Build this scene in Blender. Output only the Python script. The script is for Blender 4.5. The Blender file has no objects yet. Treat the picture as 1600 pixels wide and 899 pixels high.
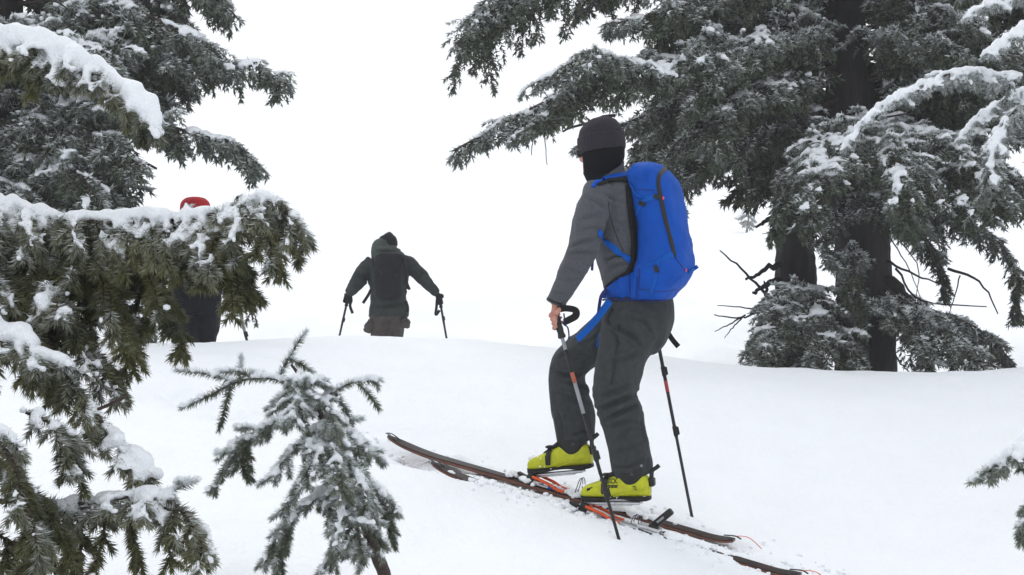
import bpy, math, random
import numpy as np
from mathutils import Vector, Matrix
R = math.radians
random.seed(7)
RNG = np.random.default_rng(11)
SC = bpy.context.scene
COL = SC.collection

# ------------------------------------------------------------------ camera
F = 1600 * 50 / 36.0          # focal length in photograph pixels
CZ = 1.5                      # camera height
cam = bpy.data.cameras.new('camera')
cam.sensor_width = 36
cam.lens = 50
cam.clip_start = 0.05
cam.clip_end = 2000
camo = bpy.data.objects.new('camera', cam)
COL.objects.link(camo)
camo.location = (0, 0, CZ)
camo.rotation_euler = (R(90), 0, 0)
SC.camera = camo

# ------------------------------------------------------------------ sky, sun, exposure
SUN_EL, SUN_AZ = R(52), R(-25)     # azimuth from +Y (the way the camera looks), negative = to the left
w = bpy.data.worlds.new('World')
SC.world = w
w.use_nodes = True
nt = w.node_tree
nt.nodes.clear()
sky = nt.nodes.new('ShaderNodeTexSky')
sky.sky_type = 'NISHITA'
sky.sun_disc = False
sky.sun_elevation = SUN_EL
sky.sun_rotation = SUN_AZ
bg1 = nt.nodes.new('ShaderNodeBackground')
bg1.inputs['Strength'].default_value = 0.05
nt.links.new(sky.outputs[0], bg1.inputs['Color'])
bg2 = nt.nodes.new('ShaderNodeBackground')       # even cloud cover over the whole sky
bg2.inputs['Color'].default_value = (0.97, 0.99, 1.02, 1)
bg2.inputs['Strength'].default_value = 1.14
mx = nt.nodes.new('ShaderNodeMixShader')
mx.inputs[0].default_value = 0.86
nt.links.new(bg1.outputs[0], mx.inputs[1])
nt.links.new(bg2.outputs[0], mx.inputs[2])
wo = nt.nodes.new('ShaderNodeOutputWorld')
nt.links.new(mx.outputs[0], wo.inputs['Surface'])

sl = bpy.data.lights.new('sun', 'SUN')
sl.energy = 0.8
sl.angle = R(25)
sl.color = (1.0, 0.97, 0.93)
so = bpy.data.objects.new('sun', sl)
COL.objects.link(so)
sd = Vector((math.sin(SUN_AZ) * math.cos(SUN_EL), math.cos(SUN_AZ) * math.cos(SUN_EL), math.sin(SUN_EL)))
so.rotation_euler = (-sd).to_track_quat('-Z', 'Y').to_euler()
so.location = (0, 0, 30)
SC.view_settings.view_transform = 'Standard'
SC.view_settings.look = 'None'
SC.view_settings.gamma = 1.0
SC.view_settings.exposure = 0.10
SC.view_settings.use_curve_mapping = False
SC.cycles.use_denoising = True
SC.cycles.max_bounces = 7
SC.cycles.diffuse_bounces = 4
SC.cycles.volume_bounces = 2
SC.cycles.use_adaptive_sampling = True
SC.cycles.adaptive_threshold = 0.015

# ------------------------------------------------------------------ helpers
def P(px, py, Y):
    """a place in the scene, seen at pixel px, py of the photograph, Y metres ahead"""
    return np.array([(px - 800) / F * Y, Y, CZ + (449.5 - py) / F * Y])

def cr(a, b):
    return np.array([a[1] * b[2] - a[2] * b[1], a[2] * b[0] - a[0] * b[2], a[0] * b[1] - a[1] * b[0]])

def nrm(v):
    v = np.asarray(v, float)
    return v / max(1e-9, math.sqrt(v[0] * v[0] + v[1] * v[1] + v[2] * v[2]))

def _hash(ix, iy, iz, seed):
    h = (ix * 374761393 + iy * 668265263 + iz * 2147483647 + seed * 974634777) & 0xFFFFFFFF
    h = ((h ^ (h >> 13)) * 1274126177) & 0xFFFFFFFF
    h = (h ^ (h >> 16)) & 0xFFFFFFFF
    return h.astype(np.float64) / 4294967295.0

def noise3(p, freq=1.0, seed=0):
    q = np.asarray(p, float) * freq + 1000.0
    i = np.floor(q).astype(np.int64)
    f = q - i
    u = f * f * (3 - 2 * f)
    r = 0
    for dx in (0, 1):
        for dy in (0, 1):
            for dz in (0, 1):
                wt = (u[:, 0] if dx else 1 - u[:, 0]) * (u[:, 1] if dy else 1 - u[:, 1]) * (u[:, 2] if dz else 1 - u[:, 2])
                r = r + wt * _hash(i[:, 0] + dx, i[:, 1] + dy, i[:, 2] + dz, seed)
    return r * 2 - 1

def fbm(p, freq, octv=3, seed=0):
    r = 0; a = 1.0
    for k in range(octv):
        r = r + a * noise3(p, freq * 2 ** k, seed + k * 17)
        a *= 0.5
    return r

def mesh_np(name, V, Fc, mat=None, smooth=True, attr=None):
    """mesh from numpy verts (n,3) and faces: an (m,k) array or a list of lists"""
    me = bpy.data.meshes.new(name)
    V = np.ascontiguousarray(V, dtype=np.float32)
    if isinstance(Fc, np.ndarray):
        m, k = Fc.shape
        me.vertices.add(len(V)); me.vertices.foreach_set('co', V.ravel())
        me.loops.add(m * k); me.loops.foreach_set('vertex_index', np.ascontiguousarray(Fc, dtype=np.int32).ravel())
        me.polygons.add(m)
        me.polygons.foreach_set('loop_start', np.arange(0, m * k, k, dtype=np.int32))
        me.update(calc_edges=True)
    else:
        me.from_pydata([tuple(map(float, v)) for v in V], [], [list(map(int, f)) for f in Fc])
        me.update()
    if smooth and len(me.polygons):
        me.polygons.foreach_set('use_smooth', np.ones(len(me.polygons), dtype=bool))
    if attr:
        for an, vals in attr.items():
            a = me.attributes.new(an, 'FLOAT', 'POINT')
            a.data.foreach_set('value', np.ascontiguousarray(vals, dtype=np.float32))
    if mat: me.materials.append(mat)
    return me

def link(name, me, parent=None, **tags):
    o = bpy.data.objects.new(name, me)
    COL.objects.link(o)
    if parent is not None:
        o.parent = parent
        top = parent
        if parent.type == 'EMPTY':
            o.matrix_parent_inverse = Matrix.Translation(parent.location).inverted()
    for k, v in tags.items(): o[k] = v
    return o

def thing(name, label, cat, loc, group=None):
    o = bpy.data.objects.new(name, None)
    o.empty_display_size = 0.1
    COL.objects.link(o)
    o.location = tuple(map(float, loc))
    o['label'] = label; o['category'] = cat
    if group: o['group'] = group
    return o

class Geo:
    """collects closed shapes for one mesh"""
    def __init__(s): s.V = []; s.Fc = []; s.n = 0
    def add(s, V, Fc):
        V = np.asarray(V, float)
        s.V.append(V); s.Fc += [[i + s.n for i in f] for f in Fc]; s.n += len(V)
        return s
    def verts(s): return np.concatenate(s.V)
    def obj(s, name, mat, parent=None, smooth=True, **tags):
        return link(name, mesh_np(name, s.verts(), s.Fc, mat, smooth), parent, **tags)

def ring_faces(nr, n, cap=True):
    Fc = []
    for i in range(nr - 1):
        for j in range(n):
            a = i * n + j; b = i * n + (j + 1) % n
            Fc.append([a, b, b + n, a + n])
    if cap:
        Fc.append(list(range(n))[::-1]); Fc.append([(nr - 1) * n + j for j in range(n)])
    return Fc

def catmull(pts, per=6):
    pts = np.asarray(pts, float)
    if len(pts) < 3:
        return np.array([pts[0] + (pts[-1] - pts[0]) * t for t in np.linspace(0, 1, per + 1)])
    E = np.vstack([2 * pts[0] - pts[1], pts, 2 * pts[-1] - pts[-2]])
    out = []
    for i in range(1, len(E) - 2):
        p0, p1, p2, p3 = E[i - 1], E[i], E[i + 1], E[i + 2]
        for t in np.linspace(0, 1, per, endpoint=False):
            out.append(0.5 * (2 * p1 + (p2 - p0) * t + (2 * p0 - 5 * p1 + 4 * p2 - p3) * t * t + (3 * p1 - p0 - 3 * p2 + p3) * t ** 3))
    out.append(pts[-1])
    return np.array(out)

def tangents(C):
    T = np.gradient(C, axis=0)
    return T / np.maximum(1e-9, np.linalg.norm(T, axis=1))[:, None]

def tube_vf(C, rad, n=8):
    C = np.asarray(C, float)
    rad = np.broadcast_to(np.asarray(rad, float), (len(C),))
    T = tangents(C)
    a = np.array([0, 0, 1.0]) if abs(T[0][2]) < .9 else np.array([1.0, 0, 0])
    V = []
    for i in range(len(C)):
        a = nrm(a - T[i] * a.dot(T[i]))
        b = cr(T[i], a)
        for k in range(n):
            th = 2 * math.pi * k / n
            V.append(C[i] + rad[i] * (math.cos(th) * a + math.sin(th) * b))
    return np.array(V), ring_faces(len(C), n)

def loft_vf(rings, n=24, ex=2.0):
    """rings: (centre, axis a, axis b, ra, rb)"""
    V = []
    for c, a, b, ra, rb in rings:
        for k in range(n):
            th = 2 * math.pi * k / n
            ct, st = math.cos(th), math.sin(th)
            x = math.copysign(abs(ct) ** (2 / ex), ct); y = math.copysign(abs(st) ** (2 / ex), st)
            V.append(c + a * ra * x + b * rb * y)
    return np.array(V), ring_faces(len(rings), n)

VIEW = np.array([0, 1.0, 0])
def pxloft(rows, n=24, per=5, ex=2.0, scale=1.0):
    """rows: (px, py, Y, half width in photograph pixels, half depth in metres)"""
    A = np.array([list(P(r[0], r[1], r[2])) + [r[3] / F * r[2] * scale, r[4] * scale] for r in rows])
    A = catmull(A, per)
    C = A[:, :3]; T = tangents(C)
    rings = []
    for i in range(len(C)):
        a = nrm(cr(T[i], VIEW)); b = nrm(cr(a, T[i]))
        rings.append((C[i], a, b, max(.002, A[i, 3]), max(.002, A[i, 4])))
    return loft_vf(rings, n, ex)

def ribbon_vf(pts, width, thick, up=(0, 0, 1), per=5):
    C = catmull(pts, per); T = tangents(C); up = np.asarray(up, float)
    rings = []
    for i in range(len(C)):
        a = np.cross(T[i], up)
        if np.linalg.norm(a) < .05: a = np.cross(T[i], [0.3, 0.2, 1])
        a = nrm(a); b = nrm(cr(a, T[i]))
        rings.append((C[i], a, b, width / 2, thick / 2))
    return loft_vf(rings, 8, 5)

def box_vf(c, ax, ay, az, hx, hy, hz, bev=0.15):
    """box with chamfered corners: centre, three axes, half sizes"""
    c, ax, ay, az = [np.asarray(v, float) for v in (c, ax, ay, az)]
    m = bev * min(hx, hy, hz)
    V = []
    prof = [(-hz, m), (-hz + m, 0), (hz - m, 0), (hz, m)]
    for z, inn in prof:
        X, Yy = hx - inn, hy - inn
        for x, y in ((X - m, Yy), (X, Yy - m), (X, -Yy + m), (X - m, -Yy), (-X + m, -Yy), (-X, -Yy + m), (-X, Yy - m), (-X + m, Yy)):
            V.append(c + ax * x + ay * y + az * z)
    return np.array(V), [f[::-1] for f in ring_faces(4, 8)]

def remesh(V, Fc, voxel, smooth=4, fac=0.5):
    """melt overlapping closed shapes into one skin; returns numpy verts, quads"""
    me = mesh_np('melt', V, Fc)
    ob = bpy.data.objects.new('melt', me)
    COL.objects.link(ob)
    m = ob.modifiers.new('r', 'REMESH'); m.mode = 'VOXEL'; m.voxel_size = voxel
    if smooth:
        s = ob.modifiers.new('s', 'SMOOTH'); s.factor = fac; s.iterations = smooth
    dg = bpy.context.evaluated_depsgraph_get()
    ev = ob.evaluated_get(dg)
    em = ev.to_mesh()
    v = np.empty(len(em.vertices) * 3, dtype=np.float32); em.vertices.foreach_get('co', v)
    nl = np.empty(len(em.vertices) * 3, dtype=np.float32); em.vertices.foreach_get('normal', nl)
    f = np.empty(len(em.loops), dtype=np.int32); em.loops.foreach_get('vertex_index', f)
    ls = len(em.polygons)
    ev.to_mesh_clear()
    bpy.data.objects.remove(ob); bpy.data.meshes.remove(me)
    return v.reshape(-1, 3).astype(float), f.reshape(ls, -1), nl.reshape(-1, 3).astype(float)

# ------------------------------------------------------------------ materials
def mat(name, col, rough=0.6, col2=None, nscale=20, bump=0.0, bscale=60, metal=0.0, spec=0.4, stretch=None, sheen=0.0, wave=None, trans=0.0):
    m = bpy.data.materials.new(name); m.use_nodes = True
    t = m.node_tree; b = t.nodes['Principled BSDF']
    b.inputs['Roughness'].default_value = rough
    b.inputs['Metallic'].default_value = metal
    b.inputs['Specular IOR Level'].default_value = spec
    if sheen: b.inputs['Sheen Weight'].default_value = sheen
    if trans: b.inputs['Transmission Weight'].default_value = trans
    tc = t.nodes.new('ShaderNodeTexCoord')
    mp = t.nodes.new('ShaderNodeMapping')
    if stretch: mp.inputs['Scale'].default_value = stretch
    t.links.new(tc.outputs['Object'], mp.inputs[0])
    n = t.nodes.new('ShaderNodeTexNoise')
    n.inputs['Scale'].default_value = nscale; n.inputs['Detail'].default_value = 5
    t.links.new(mp.outputs[0], n.inputs['Vector'])
    r = t.nodes.new('ShaderNodeValToRGB')
    c2 = col2 or tuple(c * 0.8 for c in col)
    r.color_ramp.elements[0].color = (*c2, 1); r.color_ramp.elements[0].position = 0.3
    r.color_ramp.elements[1].color = (*col, 1); r.color_ramp.elements[1].position = 0.7
    t.links.new(n.outputs['Fac'], r.inputs[0])
    t.links.new(r.outputs[0], b.inputs['Base Color'])
    if bump:
        if wave:
            bn = t.nodes.new('ShaderNodeTexWave'); bn.bands_direction = wave
            bn.inputs['Scale'].default_value = bscale; bn.inputs['Distortion'].default_value = 1.0
            t.links.new(tc.outputs['Object'], bn.inputs['Vector'])
        else:
            bn = t.nodes.new('ShaderNodeTexNoise'); bn.inputs['Scale'].default_value = bscale; bn.inputs['Detail'].default_value = 4
            t.links.new(mp.outputs[0], bn.inputs['Vector'])
        bp = t.nodes.new('ShaderNodeBump'); bp.inputs['Strength'].default_value = bump; bp.inputs['Distance'].default_value = 0.01
        t.links.new(bn.outputs['Fac'], bp.inputs['Height'])
        t.links.new(bp.outputs[0], b.inputs['Normal'])
    return m

def needle_mat(name, green, green2, frost=(0.80, 0.84, 0.86)):
    m = bpy.data.materials.new(name); m.use_nodes = True
    t = m.node_tree; b = t.nodes['Principled BSDF']
    b.inputs['Roughness'].default_value = 0.65; b.inputs['Specular IOR Level'].default_value = 0.25
    tc = t.nodes.new('ShaderNodeTexCoord')
    n = t.nodes.new('ShaderNodeTexNoise'); n.inputs['Scale'].default_value = 9; n.inputs['Detail'].default_value = 3
    t.links.new(tc.outputs['Object'], n.inputs['Vector'])
    r = t.nodes.new('ShaderNodeValToRGB')
    r.color_ramp.elements[0].color = (*green, 1); r.color_ramp.elements[0].position = 0.35
    r.color_ramp.elements[1].color = (*green2, 1); r.color_ramp.elements[1].position = 0.65
    t.links.new(n.outputs['Fac'], r.inputs[0])
    a = t.nodes.new('ShaderNodeAttribute'); a.attribute_name = 'frost'
    mixn = t.nodes.new('ShaderNodeMix'); mixn.data_type = 'RGBA'
    t.links.new(a.outputs['Fac'], mixn.inputs[0])
    t.links.new(r.outputs[0], mixn.inputs[6])
    mixn.inputs[7].default_value = (*frost, 1)
    t.links.new(mixn.outputs[2], b.inputs['Base Color'])
    return m

def snow_mat(name, col=(0.88, 0.895, 0.915), bscale=140, bump=0.25, dist=0.004):
    m = mat(name, col, 0.75, tuple(c * 0.975 for c in col), 3, spec=0.2)
    t = m.node_tree; b = t.nodes['Principled BSDF']
    tc = t.nodes.new('ShaderNodeTexCoord')
    h = None
    for sc_, st_ in ((bscale, 1.0), (bscale / 5, 1.6), (bscale / 22, 2.4)):
        n = t.nodes.new('ShaderNodeTexNoise'); n.inputs['Scale'].default_value = sc_; n.inputs['Detail'].default_value = 4
        t.links.new(tc.outputs['Object'], n.inputs['Vector'])
        k = t.nodes.new('ShaderNodeMath'); k.operation = 'MULTIPLY_ADD'; k.inputs[1].default_value = st_
        t.links.new(n.outputs['Fac'], k.inputs[0])
        if h is None: k.inputs[2].default_value = 0
        else: t.links.new(h.outputs[0], k.inputs[2])
        h = k
    bp = t.nodes.new('ShaderNodeBump'); bp.inputs['Strength'].default_value = bump; bp.inputs['Distance'].default_value = dist
    t.links.new(h.outputs[0], bp.inputs['Height']); t.links.new(bp.outputs[0], b.inputs['Normal'])
    return m

M = {
 'ground': snow_mat('ground_snow', (0.885, 0.91, 0.945), 80, 0.7, 0.010),
 'snow': snow_mat('branch_snow', (0.84, 0.865, 0.90), 260, 0.7, 0.005),
 'needle_near': needle_mat('needles_near', (0.038, 0.044, 0.011), (0.125, 0.122, 0.038)),
 'needle_mid': needle_mat('needles_sapling', (0.045, 0.060, 0.026), (0.095, 0.115, 0.054)),
 'needle_far': needle_mat('needles_far', (0.016, 0.029, 0.011), (0.054, 0.077, 0.034)),
 'needle_frost': needle_mat('needles_frosted', (0.05, 0.06, 0.045), (0.09, 0.10, 0.07)),
 'bark': mat('bark', (0.0330, 0.0275, 0.0275), 0.9, (0.0138, 0.0116, 0.0121), 16, 0.9, 30, stretch=(1, 1, .35)),
 'twig': mat('twig_bark', (0.075, 0.052, 0.042), 0.9, (0.03, 0.022, 0.02), 60, 0.4, 120),
 'deadwood': mat('dead_wood', (0.0330, 0.0270, 0.0270), 0.9, (0.0180, 0.0150, 0.0150), 60, 0.4, 120),
 'jacket': mat('heather_grey_fleece', (0.108, 0.115, 0.128), 0.9, (0.05, 0.054, 0.062), 260, 0.35, 300, sheen=0.08, spec=0.15),
 'seam': mat('dark_seam', (0.0080, 0.0080, 0.0088), 0.7),
 'trouser': mat('charcoal_trousers', (0.045, 0.051, 0.054), 0.72, (0.031, 0.036, 0.038), 40, 0.25, 420, spec=0.15),
 'trouser_zip': mat('trouser_zip', (0.0060, 0.0065, 0.0070), 0.55),
 'beanie': mat('beanie_knit', (0.036, 0.03, 0.041), 0.95, (0.021, 0.018, 0.025), 220, 0.5, 380, sheen=0.08, spec=0.15),
 'balaclava': mat('balaclava', (0.0050, 0.0050, 0.0080), 0.85, None, 90, 0.2, 300, spec=0.15),
 'skin': mat('skin', (0.50, 0.25, 0.19), 0.5, (0.42, 0.18, 0.13), 40, 0.15, 120),
 'blue': mat('blue_nylon', (0.002, 0.074, 0.42), 0.6, (0.002, 0.062, 0.35), 14, 0.45, 26, spec=0.12),
 'blue_strap': mat('blue_webbing', (0.003, 0.10, 0.46), 0.75, None, 90, 0.2, 300, spec=0.12),
 'navy_strap': mat('navy_webbing', (0.01, 0.015, 0.12), 0.7),
 'black': mat('black_plastic', (0.0056, 0.0056, 0.0064), 0.45, None, 50, 0.1, 200),
 'rubber': mat('black_rubber', (0.0100, 0.0100, 0.0105), 0.8, None, 60, 0.3, 120),
 'black_fabric': mat('black_mesh', (0.0048, 0.0048, 0.0056), 0.9, None, 100, 0.3, 300),
 'pink': mat('pink_cord', (0.75, 0.08, 0.16), 0.6),
 'lime': mat('lime_plastic', (0.52, 0.54, 0.008), 0.45, (0.40, 0.42, 0.010), 45, 0.12, 90, spec=0.35),
 'orange': mat('orange_plastic', (0.80, 0.10, 0.012), 0.4),
 'metal': mat('brushed_metal', (0.62, 0.63, 0.65), 0.32, (0.45, 0.46, 0.48), 60, metal=0.9),
 'steel_dark': mat('dark_steel', (0.10, 0.10, 0.12), 0.35, metal=0.8),
 'blue_metal': mat('blue_anodised', (0.02, 0.10, 0.32), 0.35, metal=0.5),
 'ski_top': mat('ski_topsheet', (0.045, 0.026, 0.02), 0.4, (0.02, 0.014, 0.012), 14, stretch=(1, 1, 1), spec=0.1),
 'ski_side': mat('ski_sidewall', (0.17, 0.065, 0.042), 0.5, (0.09, 0.035, 0.024), 30),
 'skin_tab': mat('orange_tail_strap', (0.70, 0.10, 0.02), 0.6),
 'pole': mat('pole_purple_black', (0.0110, 0.0090, 0.0180), 0.35, (0.0060, 0.0055, 0.0090), 20, spec=0.5),
 'pole_red': mat('pole_red', (0.42, 0.05, 0.06), 0.4),
 'pole_orange': mat('pole_orange', (0.36, 0.09, 0.05), 0.45),
 'pole_grey': mat('pole_grey', (0.28, 0.29, 0.31), 0.4),
 'lens': mat('spectacle_lens', (0.85, 0.88, 0.9), 0.05, None, 5, trans=0.85),
 'jacket_green': mat('dark_green_jacket', (0.042, 0.05, 0.047), 0.8, (0.026, 0.032, 0.031), 18, 0.3, 60, spec=0.15),
 'hood_green': mat('grey_green_hood', (0.072, 0.084, 0.076), 0.8, (0.05, 0.06, 0.054), 18, 0.3, 60, spec=0.15),
 'pack_black': mat('black_pack', (0.016, 0.017, 0.021), 0.75, (0.01, 0.011, 0.013), 18, 0.3, 60, spec=0.15),
 'trouser_brown': mat('brown_grey_trousers', (0.09, 0.077, 0.071), 0.8, (0.062, 0.053, 0.049), 18, 0.3, 60, spec=0.15),
 'tab_grey': mat('grey_webbing_tab', (0.035, 0.035, 0.04), 0.7),
 'navy': mat('navy_trousers', (0.0070, 0.0070, 0.0130), 0.75, (0.0045, 0.0045, 0.0085), 18, 0.3, 60, spec=0.15),
 'red': mat('red_knit', (0.52, 0.010, 0.020), 0.8, (0.40, 0.008, 0.015), 60, 0.3, 200),
}

# ------------------------------------------------------------------ ground
D3 = nrm([-0.940, 0.342, 0.228])                # the way the skis point, uphill
SIDE = np.array([0.342, 0.940, 0.0])            # across the skis, away from the camera
UP3 = nrm(np.cross(SIDE, D3)); UP3 = UP3 if UP3[2] > 0 else -UP3
SKI_L = P(960, 812, 6.45)                       # middle of the near boot on its ski
SKI_R = SKI_L + 0.24 * SIDE + 0.35 * D3

def plane(X, Y): return SKI_L[2] - 0.214 * (X - SKI_L[0]) + 0.078 * (Y - SKI_L[1])

ctrl = []
for X in (-0.8, 0.0, 0.6, 1.2):
    for Y in (5.4, 6.3, 7.2):
        ctrl.append((X, Y, plane(X, Y)))
for px, py, Y in ((-200, 548, 10), (0, 545, 10), (250, 541, 10.2), (450, 536, 10.6), (600, 535, 11), (800, 540, 11), (1000, 558, 10.6),
                  (1200, 574, 10.4), (1400, 581, 10.4), (1600, 579, 10.4), (1800, 575, 10.4),
                  (450, 500, 24), (200, 497, 24), (700, 492, 25), (1000, 500, 23), (1150, 520, 19), (1350, 520, 19), (1550, 515, 19),
                  (-100, 470, 36), (450, 470, 36), (800, 468, 36), (1200, 440, 36), (1600, 420, 36),
                  (0, 430, 75), (800, 425, 75), (1160, 425, 62), (1600, 400, 70),
                  (-600, 330, 180), (0, 330, 180), (800, 330, 180), (1160, 366, 330), (1600, 330, 300), (2200, 300, 180), (0, 240, 400), (800, 240, 400), (1600, 220, 400)):
    ctrl.append(tuple(P(px, py, Y)))
for X, Y, z in ((-1.4, 15.5, -1.15), (-2.8, 12.8, -0.95), (-3.9, 11.6, -0.78), (0, 14, -1.0), (3.1, 13, -1.0), (5, 13.5, -1.0), (1.5, 13, -1.0), (-6, 14, -0.9),
                (0, 0, -1.45), (-1.5, 3, -0.95), (-2.5, 6, -0.62), (-5, 6, -0.6), (-9, 3, -0.8), (2.0, 3, -1.55), (2.45, 6.8, -1.36), (4, 7.5, -1.15),
                (8, 6, -1.1), (0, -8, -1.9), (-12, -8, -1.4), (12, -8, -1.9), (-40, 0, 0), (40, 0, 0), (-40, 40, 1.5), (40, 40, 2.5), (-100, 100, 5), (100, 100, 6)):
    ctrl.append((X, Y, CZ + z))
ctrl = np.array(ctrl)
def _tps_r(d2): return 0.5 * d2 * np.log(d2 + 1e-9)
_n = len(ctrl)
_A = np.zeros((_n + 3, _n + 3))
_d2 = ((ctrl[:, None, :2] - ctrl[None, :, :2]) ** 2).sum(-1)
_A[:_n, :_n] = _tps_r(_d2) + np.eye(_n) * 0.004
_A[:_n, _n] = 1; _A[:_n, _n + 1:] = ctrl[:, :2]; _A[_n, :_n] = 1; _A[_n + 1:, :_n] = ctrl[:, :2].T
_W = np.linalg.solve(_A, np.concatenate([ctrl[:, 2], [0, 0, 0]]))
def smooth_ground(XY):
    out = np.zeros(len(XY))
    for i in range(0, len(XY), 20000):
        q = XY[i:i + 20000]
        d2 = ((q[:, None, :] - ctrl[None, :, :2]) ** 2).sum(-1)
        out[i:i + 20000] = _tps_r(d2) @ _W[:_n] + _W[_n] + q @ _W[_n + 1:]
    return out

def sstep(a, b, x):
    t = np.clip((x - a) / (b - a), 0, 1)
    return t * t * (3 - 2 * t)

def ground_z(XY):
    XY = np.asarray(XY, float)
    z = smooth_ground(XY)
    p = np.c_[XY, np.zeros(len(XY))]
    z = z + 0.010 * np.abs(fbm(p * [.6, 1.0, 1], 2.2, 2, 61)) + 0.028 * fbm(p, 0.9, 3, 3) + 0.006 * fbm(p * [1, .7, 1], 4.5, 3, 5)
    far = sstep(12, 18, XY[:, 1])
    z = z + far * (0.34 * fbm(p * [.8, .6, 1], 0.5, 3, 9) + .03 * fbm(p, 2.6, 2, 14))
    # broken snow along the ski track, and the two skis pressed into it
    for base, off, front, back in ((SKI_L, -0.006, 0.93, 0.92), (SKI_R, -0.034, 0.93, 0.9)):
        rel = XY - base[:2]
        dl = math.hypot(D3[0], D3[1]); u = rel @ (D3[:2] / dl); v = rel @ SIDE[:2]      # v > 0: the side away from the camera
        zl = base[2] + u / dl * D3[2] + off
        if base is SKI_L: zl = zl - 0.030 * sstep(0.60, 0.85, u) + .004 * sstep(0, .1, -v) - .026 * sstep(.50, .60, -u)
        along = sstep(-back - .12, -back + .06, u) * (1 - sstep(front - .02, front + .22, u))
        wid = np.where(v > 0, .085, .13)
        wgt = np.exp(-(np.abs(v) / wid) ** 4) * along
        z = z * (1 - wgt) + wgt * (zl + 0.011 * fbm(p, 14, 3, 21))
        if base is SKI_R:
            rim = np.exp(-((v - .12) / 0.05) ** 2) * along
            z = z + rim * (0.006 + 0.026 * np.maximum(0, fbm(p, 11, 3, 31)))
    # the trail the party has already tramped, ahead of the skis
    rel = XY - (SKI_L[:2] + 0.12 * SIDE[:2]); u = rel @ (D3[:2] / np.hypot(D3[0], D3[1])); v = rel @ SIDE[:2]
    tr = np.exp(-((v + .03 * np.sin(u * 2)) / 0.26) ** 4) * sstep(0.7, 1.1, u) * (1 - sstep(3.0, 5.0, u))
    z = z + tr * (-0.05 + 0.036 * fbm(p, 5, 3, 41))
    tr = np.exp(-(v / 0.30) ** 4) * (1 - sstep(-1.2, -0.9, u)) * sstep(-3.5, -2, u)
    return z + tr * (-0.02 + 0.02 * fbm(p, 5, 3, 43))
def gz(x, y): return float(ground_z(np.array([[x, y]]))[0])

def axis_steps(a, b, h0, grow, hmax):
    out = [a]; h = h0
    while out[-1] < b:
        out.append(out[-1] + h); h = min(hmax, h * grow)
    return out
ys = [-y for y in axis_steps(0, 18, .3, 1.15, 4)][::-1][:-1] + list(np.arange(0, 4.2, .15)) + list(np.arange(4.2, 8.4, .026)) + axis_steps(8.4, 420, .04, 1.03, 12)
xh = axis_steps(2.6, 260, .04, 1.075, 12)
xs = [-x for x in xh][::-1] + list(np.arange(-2.6 + .03, 2.585, .03)) + xh
gx, gy = np.meshgrid(np.array(xs), np.array(ys))
XY = np.c_[gx.ravel(), gy.ravel()]
zz = ground_z(XY)
nx, ny = len(xs), len(ys)
ii = (np.arange(ny - 1)[:, None] * nx + np.arange(nx - 1)[None, :]).ravel()
ground = link('ground', mesh_np('ground', np.c_[XY, zz], np.c_[ii, ii + 1, ii + nx + 1, ii + nx], M['ground']), kind='structure',
              label='snow-covered mountain slope rising into fog', category='snow')

# ------------------------------------------------------------------ conifers
def resample(C, step):
    d = np.r_[0, np.cumsum(np.linalg.norm(np.diff(C, axis=0), axis=1))]
    n = max(2, int(round(d[-1] / step)) + 1)
    s = np.linspace(0, d[-1], n)
    return np.c_[[np.interp(s, d, C[:, k]) for k in range(3)]].T

def march(p, d, length, seg, droop, wob=0.10):
    n = max(1, int(round(length / seg))); h = length / n
    pts = [p]
    d = nrm(d)
    for k in range(n):
        d = nrm(d + np.array([0, 0, -1.0]) * droop / n + RNG.normal(0, wob, 3))
        pts.append(pts[-1] + d * h)
    return np.array(pts)

def side_dirs(t, side, ang, roll):
    s = cr(t, [0, 0, 1.0])
    if np.linalg.norm(s) < .2: s = cr(t, RNG.normal(0, 1, 3))
    s = nrm(s) * side
    n = nrm(cr(t, s)) * side
    if n[2] < 0: n = -n
    return math.cos(ang) * t + math.sin(ang) * (s * math.cos(roll) + n * math.sin(roll))

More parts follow.
